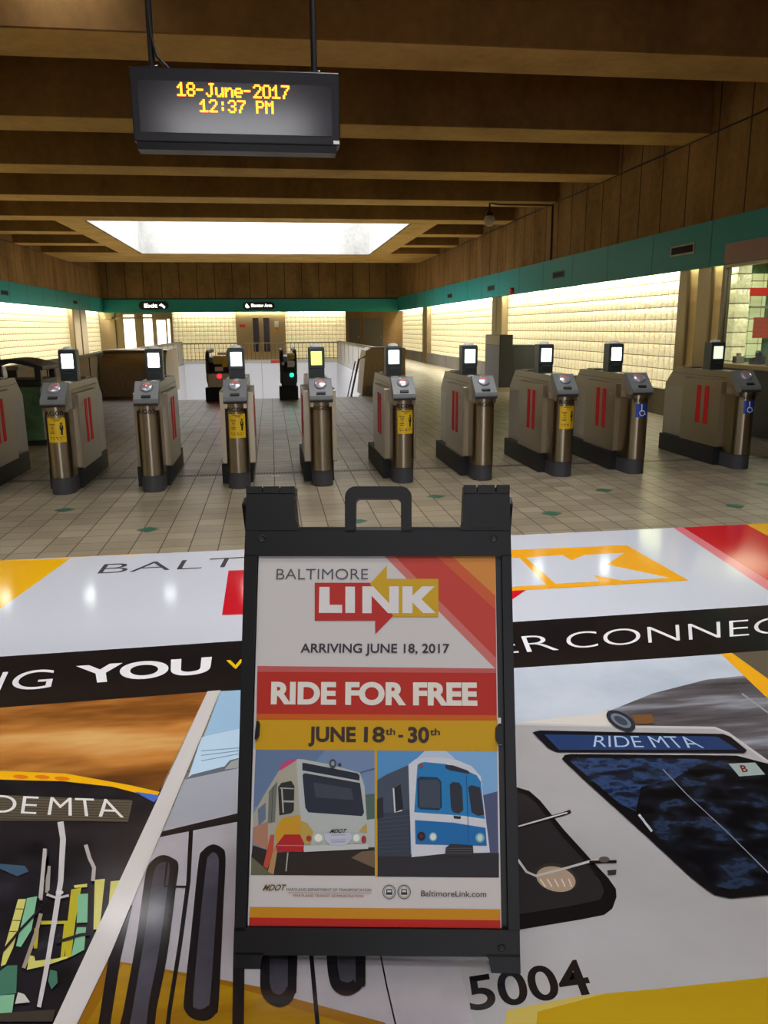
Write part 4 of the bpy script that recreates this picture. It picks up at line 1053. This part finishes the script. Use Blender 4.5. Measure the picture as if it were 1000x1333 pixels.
# newels
nw = thing('stair_newel', 'rounded bronze newel beside the left edge of the escalator opening', 'newel', (-2.75, 18.0, 0))
b = MB(); prof = [(0.0, 0.0), (0.0, 0.55)] + [(0.5 - 0.5 * math.cos(math.radians(a)), 0.52 + 0.44 * math.sin(math.radians(a))) for a in range(15, 91, 15)] + [(2.4, 0.96), (2.4, 0)]
b.prism(prof, -0.88, 0.48, M['low_panel'], 'x'); b.build('body', nw, 0.02)
MB().box(-0.88, 0.48, 0.3, 2.2, 0.962, 0.985, M['steel']).build('top_cap', nw)
nw = thing('stair_newel', 'square bronze newel with a lit top edge right of the escalator opening', 'newel', (1.9, 17.25, 0))
b = MB(); b.prism([(0.0, 0.0), (0.1, 0.95), (0.22, 1.0), (0.95, 1.0), (0.95, 0.0)], 0.0, 1.0, M['low_panel'], 'y'); b.build('body', nw, 0.012)
MB().box(0.2, 0.55, -0.01, 0.3, 1.0, 1.02, M['steel']).build('top_cap', nw)
MB().box(0.12, 0.6, -0.14, 0.0, 0.0, 0.2, M['steel']).build('foot_plate', nw, 0.01)
MB().box(0.62, 0.96, -0.012, 1.0, 0.0, 0.1, M['black_kick']).build('skirting', nw)
hr = thing('handrail', 'slanting steel handrail in front of the right escalator newel', 'handrail', (1.62, 17.08, 0))
MB().tube([(0.02, 0, -0.05), (0.21, 0.02, 0.78), (0.35, 0.05, 0.83)], 0.022, M['steel'], 10).tube([(-0.05, 0.06, -0.05), (0.14, 0.08, 0.74)], 0.012, M['black_metal'], 8).build('rail', hr)
# far railing
rl = thing('railing', 'grey balustrade of thin upright bars across the far end of the escalator opening', 'railing', (-3.7, 35.06, 0.12))
MB().box(0, 6.55, -0.03, 0.03, 0.69, 0.74, M['rail']).build('top_rail', rl)
MB().box(0, 6.55, -0.015, 0.015, 0.05, 0.08, M['rail']).build('bottom_rail', rl)
for i in range(40):
    MB().box(0.02 + i * 0.167 - 0.011, 0.02 + i * 0.167 + 0.011, -0.011, 0.011, 0.0, 0.69, M['rail']).build('baluster', rl)
tag(MB().box(-0.04, 0.34, WY1 - 0.06, WY1 - 0.042, 0.0, 0.11, M['red_plate']).build('warning_plate'), 'small red plate on the steel edge below the far railing', 'sign')
# escalator heads
def escalator(label, x, w, light, n_y):
    t = thing('escalator_head', label, 'escalator', (x, 16.55, 0))
    b = MB(); b.prism([(0.05, 0), (1.6, 0), (1.6, 0.86), (0.35, 0.86), (0.16, 0.76), (0.05, 0.58)], -w / 2 + 0.05, w / 2 - 0.05, M['black_metal'], 'x'); bo = b.build('newel_body', t, 0.02)
    b = MB(); b.box(-w / 2 + 0.03, w / 2 - 0.03, 0.0, 0.1, 0.27, 0.56, M['bronze'] if light == 'red_light' else M['display_case']); b.build('skirt_panel', bo, 0.015)
    b = MB(); b.box(-w / 2 - 0.02, w / 2 + 0.0, -0.02, 0.3, 0, 0.27, M['black_kick']); b.build('base', bo)
    for s in (-1, 1):
        pth = [(s * (w / 2 - 0.045), 1.6, 0.97)] + [(s * (w / 2 - 0.045), 0.32 - 0.3 * math.sin(math.radians(a)), 0.66 + 0.32 * math.cos(math.radians(a))) for a in range(0, 181, 15)] + [(s * (w / 2 - 0.045), 0.5, 0.34)]
        MB().tube(pth, 0.04, M['black_kick'], 10).build('handrail', t)
    for (a, c, z0, z1, m) in n_y:
        MB().box(a, c, -0.012 if z0 < 0.85 else 0.02, 0.03, z0, z1, M[m]).build('notice_plate', bo)
    MB().lathe([(0.042, 0), (0.038, 0.02), (0, 0.03)], M[light], T=Matrix.Translation((0.02 if light == 'red_light' else 0.06, 0.0, 0.5)) @ Matrix.Rotation(math.radians(90), 4, 'X'), n=14).build('indicator_light', bo)
    return t
escalator('black escalator head with yellow notices and a glowing red light, left of two', -1.07, 0.5, 'red_light', ((-0.08, 0.08, 0.74, 0.9, 'yellow_label'), (0.09, 0.22, 0.68, 0.9, 'yellow_label'), (-0.06, 0.1, 0.60, 0.68, 'paper'), (0.0, 0.2, 0.92, 0.96, 'paper')))
escalator('black escalator head with a green light, right of two', 0.335, 0.36, 'green_light', ((-0.02, 0.13, 0.82, 0.9, 'yellow_label'), (-0.02, 0.13, 0.9, 0.94, 'paper'), (-0.02, 0.13, 0.66, 0.78, 'white_plastic'), (-0.14, -0.08, 0.7, 0.76, 'paper')))
# plain balustrades going down behind the heads
esc = MB()
for (x, w) in ((-1.07, 0.4), (0.335, 0.26)):
    esc.prism([(18.15, -0.02), (18.4, 0.2), (24.0, -3.0), (24.0, -4.2), (18.15, -0.9)], x - w / 2, x + w / 2, M['display_case'], 'x')
struct(esc.build('trim_3'))

# ================================================================== LEFT BIN
bn = thing('recycling_bin', 'green-sided bin with a black arched hood behind the leftmost gate', 'bin', (-3.22, 10.6, 0))
b = MB(); b.box(-0.36, 0.33, 0.0, 0.7, 0.06, 0.74, M['bin_green']); b.build('body', bn, 0.01)
MB().box(-0.38, 0.35, -0.02, 0.72, 0.0, 0.06, M['black_kick']).build('base', bn)
MB().box(-0.39, 0.36, -0.03, 0.73, 0.74, 0.82, M['black_metal']).build('rim', bn, 0.01)
for (x, y) in ((-0.38, -0.02), (0.29, -0.02), (-0.38, 0.65), (0.29, 0.65)):
    MB().box(x, x + 0.07, y, y + 0.07, 0.80, 0.99, M['black_metal']).build('hood_post', bn)
hd = MB(); n = 10
top = [(-0.42 + 0.82 * i / n, 0.985 + 0.095 * math.sin(math.pi * i / n)) for i in range(n + 1)]
hd.prism(top + [(x, z - 0.05) for (x, z) in top[::-1]], -0.05, 0.75, M['black_metal'], 'y'); hd.build('hood', bn, 0.008)

# ================================================================== RIGHT SIDE: CASE, BOOTH, VENTS, LAMP
bx = thing('equipment_case', 'dark stepped equipment cabinet against the lit right wall', 'cabinet', (5.02, 17.55, 0))
b = MB(); b.box(0.0, 0.3, 0, 1.2, 0.1, 1.25, M['box_dark']); b.build('tall_section', bx, 0.008)
b = MB(); b.box(0.3, 0.96, 0, 1.2, 0.1, 1.03, M['box_dark']); b.build('low_section', bx, 0.008)
b = MB(); b.box(-0.008, 0.0, 0.01, 1.19, 0.1, 1.02, M['box_grey']).box(-0.008, 0.0, 0.01, 1.19, 1.03, 1.24, M['box_beige']); b.build('side_panel', bx)
b = MB(); b.box(0.02, 0.9, 0.02, 1.15, 0, 0.1, M['box_beige']); b.build('plinth', bx)
# booth
booth = MB()
booth.box(6.2, 6.32, 6.0, 10.66, 0, 0.86, M['black_metal']); booth.box(6.32, 9.2, 5.9, 6.0, 0, ZT0 + 0.3, M['tan_wall'])
booth.box(9.1, 9.2, 6.0, 12.6, 0, ZT0 + 0.3, M['tan_wall']); booth.box(6.6, 9.1, 6.0, 12.6, 2.5, 2.6, M['tan_wall'])
booth.box(6.62, 9.1, 12.5, 12.6, 0, 2.6, M['bin_green'])
bo_ = booth.build('booth_shell', wr)
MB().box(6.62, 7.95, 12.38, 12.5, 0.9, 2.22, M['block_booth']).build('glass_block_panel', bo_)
MB().box(7.2, 7.9, 11.3, 12.0, 2.36, 2.42, M['lamp_white']).build('ceiling_light', bo_)
win = struct(MB().box(6.21, 6.23, 6.05, 10.6, 0.92, 2.2, M['glass']).build('window_1'))
f = MB(); f.box(6.18, 6.27, 10.6, 10.67, 0.86, ZT0, M['steel_dull']); f.box(6.18, 6.27, 6.0, 10.6, 2.18, 2.24, M['bronze']); f.box(6.18, 6.27, 6.0, 6.06, 0.86, ZT0, M['steel_dull']); f.build('window_frame', win)
MB().box(6.1, 6.75, 6.0, 10.62, 0.86, 0.91, M['bronze']).build('window_sill', win)
area('booth_lamp', (7.6, 9.6, 2.48), (7.6, 9.6, 0), 0.3, 2.0, 60, (1, 0.96, 0.85))
sg = MB(); 
pts = [(6.2, 2.24)]
sg.prism([(9.75 + dy, z) for (dy, z) in ((-2.6, 2.225), (0.80, 2.225), (0.82, 2.24), (0.82, 2.46), (0.80, 2.485), (-2.6, 2.485))], 6.125, 6.15, mat('dusky_red_panel', (158, 116, 100), 0.45), 'x')
tag(sg.build('booth_sign_panel'), 'blank brownish-red rounded panel above the booth window', 'sign panel')
def bitem(name, label, cat, px, Y, build):
    q = at_y(px[0], px[1], Y); t = thing(name, label, cat, tuple(q)); build(t); return t
# counter things, standing on the sill (z = 0.91)
def on_sill(name, label, cat, x, y): return thing(name, label, cat, (x, y, 0.91))
t = on_sill('small_box', 'small beige box at the left end of the booth counter', 'box', 6.42, 10.5)
MB().box(-0.06, 0.06, -0.05, 0.05, 0, 0.09, M['box_beige']).build('carton', t, 0.004); MB().box(-0.02, 0.02, -0.03, 0.03, 0.09, 0.13, M['box_beige']).build('flap', t)
t = on_sill('telephone', 'black desk telephone cluttered on the booth counter', 'telephone', 6.45, 10.05)
MB().prism([(-0.1, 0), (0.1, 0), (0.1, 0.06), (-0.1, 0.11)], -0.09, 0.09, M['black_kick'], 'x').build('base', t, 0.006)
MB().tube([(-0.1, -0.1, 0.12), (-0.06, -0.02, 0.16), (0.03, 0.08, 0.16), (0.08, 0.12, 0.12)], [0.03, 0.018, 0.018, 0.03], M['black_kick'], 8).build('handset', t)
MB().tube([(0.08, 0.12, 0.1), (0.12, 0.1, 0.04), (0.1, 0.02, 0.03), (0.14, -0.04, 0.02)], 0.008, M['black_kick'], 6).build('cord', t)
t = on_sill('bottle', 'pale yellow-green bottle beside the black lamp on the booth counter', 'bottle', 6.36, 9.70)
MB().lathe([(0.0, 0.0), (0.045, 0.0), (0.047, 0.15), (0.03, 0.19), (0.02, 0.2)], mat('pale_yellow_green_plastic', (206, 210, 120), 0.3), n=14).build('body', t)
MB().lathe([(0.022, 0.2), (0.022, 0.235), (0, 0.237)], M['white_plastic'], n=12).build('cap', t)
t = on_sill('desk_lamp', 'black hooded desk lamp on the booth counter', 'lamp', 6.5, 9.46)
MB().lathe([(0.11, 0), (0.1, 0.03), (0.03, 0.04), (0, 0.04)], M['black_kick'], n=16).build('base', t)
MB().tube([(0, 0, 0.03), (0.03, -0.05, 0.16), (0.0, 0.0, 0.26)], 0.02, M['black_kick'], 8).build('stem', t)
T = Matrix.Translation((0, 0.0, 0.28)) @ Matrix.Rotation(math.radians(-60), 4, 'X')
MB().lathe([(0.03, 0.17), (0.07, 0.14), (0.12, 0.03), (0.13, -0.05), (0.11, -0.02), (0.0, 0.0)], M['black_kick'], T=T, n=18).build('shade', t)
t = on_sill('cup', 'small blue cup on the booth counter at the right edge', 'cup', 6.34, 9.34)
MB().lathe([(0, 0), (0.035, 0), (0.042, 0.1), (0.038, 0.1), (0.03, 0.01)], M['blue_label'], n=14).build('body', t)
def wall_plate(name, label, cat, x0, y0, x1, y1, m, Y=12.36, th=0.02):
    a = at_y(x0, y1, Y); b = at_y(x1, y0, Y)
    o = MB().box(0, b.x - a.x, 0, th, 0, b.z - a.z, M[m]).build(name, loc=(a.x, Y, a.z)); return tag(o, label, cat)
wall_plate('binder', 'bright red open box seen high through the booth window', 'box', 976, 374.5, 1010, 385, 'red_plate', 12.0, 0.15)
wall_plate('poster_strip', 'narrow upright red strip on the wall inside the booth', 'poster', 967.5, 400, 974, 432, 'red_plate')
wall_plate('wall_poster', 'large red poster on the wall inside the booth', 'poster', 980, 413, 1014, 440, 'red_plate')
a = at_y(978, 399, 12.1)
o = tag(MB().box(0, 1.0, 0, 0.28, -0.02, 0.0, M['box_grey']).build('shelf', loc=(a.x, 12.1, a.z)), 'grey shelf inside the booth under the red box', 'shelf')
a = at_y(980, 412, 12.1)
# vents in the fascia
for i, (y, z) in enumerate(((11.78, 2.52), (17.1, 2.50), (22.5, 2.48), (27.8, 2.47))):
    lab = ('nearest and largest dark vent slot in the right teal band', 'second dark vent slot along the right teal band from the booth', 'third dark vent slot along the right teal band from the booth', 'farthest small dark vent slot in the right teal band')[i]
    t = thing('air_vent', lab, 'vent', (6.14, y, z), group='vents in the teal band')
    MB().box(0, 0.008, -0.36, 0.36, -0.075, 0.075, M['teal_joint'] if i else M['rail']).build('frame', t)
    MB().box(-0.004, 0.002, -0.32, 0.32, -0.05, 0.05, M['dark']).build('opening', t)
for i, (y, lab) in enumerate(((25.3, 'nearer dark vent slot in the left teal band'), (34.0, 'farther dark vent slot in the left teal band'))):
    t = thing('air_vent', lab, 'vent', (-7.592, y, 2.5), group='vents in the teal band')
    MB().box(-0.008, 0, -0.34, 0.34, -0.07, 0.07, M['teal_joint']).build('frame', t); MB().box(-0.002, 0.004, -0.3, 0.3, -0.05, 0.05, M['dark']).build('opening', t)
t = thing('alarm_beacon', 'small round red alarm under the right teal band near the pilaster', 'alarm', (6.15, 20.4, 2.3))
MB().lathe([(0.09, 0.0), (0.09, 0.05), (0.06, 0.09), (0, 0.1)], M['red_plate'], T=Matrix.Rotation(math.radians(-90), 4, 'Y'), n=16).build('housing', t)
t = thing('pendant_lamp', 'unlit white globe lamp hanging from a ceiling conduit at upper right', 'lamp', (4.78, 17.75, ZB))
MB().tube([(0, 0, 0.0), (0, 0, -0.17)], 0.02, M['black_metal'], 8).tube([(0, 0, 0.0), (0.2, 0, -0.03), (1.4, 0, -0.03)], 0.018, M['black_metal'], 8).tube([(1.4, -0.02, -0.03), (1.4, -0.02, -1.18)], 0.02, M['black_metal'], 8).build('conduit', t)
MB().lathe([(0.05, -0.17), (0.08, -0.2), (0.085, -0.26), (0.08, -0.27)], M['black_metal'], n=14).build('holder', t)
MB().lathe([(0.07, -0.25), (0.11, -0.3), (0.12, -0.36), (0.09, -0.44), (0.05, -0.47), (0, -0.48)], mat('frosted_globe', (170, 160, 140), 0.3), n=18).build('globe', t)
# illuminated signs on the end fascia
def fascia_sign(label, x0, x1, z0, z1, text, tx0, tx1, tz0, tz1, arrow):
    t = thing('direction_sign', label, 'sign', ((x0 + x1) / 2, YB - 0.06, z0)); w = (x1 - x0) / 2; h = z1 - z0; cx = (x0 + x1) / 2
    r = h / 2
    pts = [(-w + r - r * math.sin(a), r - r * math.cos(a)) for a in (math.pi * i / 10 for i in range(11))]
    pts = pts + [(w - r + r * math.sin(a), r + r * math.cos(a)) for a in (math.pi * i / 10 for i in range(11))]
    MB().prism(pts, -0.06, 0.0, M['display_case'], 'y').build('housing', t)
    v, f_, _ = text_geo(text, 0.02); mb = MB()
    mb.add([(tx0 - cx + (tx1 - tx0) * x, -0.062, tz0 - z0 + (tz1 - tz0) * y) for (x, y) in v], f_, M['sign_glow'])
    mb.add([(px - cx, -0.062, pz - z0) for (px, pz) in arrow], [tuple(range(len(arrow)))], M['sign_glow'])
    mb.build('lit_lettering', t)
fascia_sign('lit black sign reading Exit on the teal band at far left', -6.0, -4.65, 2.33, 2.7, 'Exit', -5.75, -5.15, 2.42, 2.6, ((-5.08, 2.52), (-4.97, 2.6), (-4.8, 2.45), (-4.86, 2.38), (-4.94, 2.47)))
fascia_sign('lit black sign over the lift doors on the teal band', -1.25, 0.25, 2.3, 2.66, 'Elevator Area', -0.85, 0.12, 2.43, 2.57, ((-1.1, 2.4), (-1.12, 2.5), (-1.07, 2.6), (-0.94, 2.42), (-1.0, 2.38)))

q = at_floor(358, 620)
tag(MB().prism([(-0.045, -0.01), (0.03, -0.016), (0.05, 0.008), (-0.03, 0.016)], 0.0, 0.004, M['paper'], 'z').build('paper_scrap', loc=(q.x, q.y, 0.0)), 'small white scrap of paper on the floor between two middle gates', 'paper')
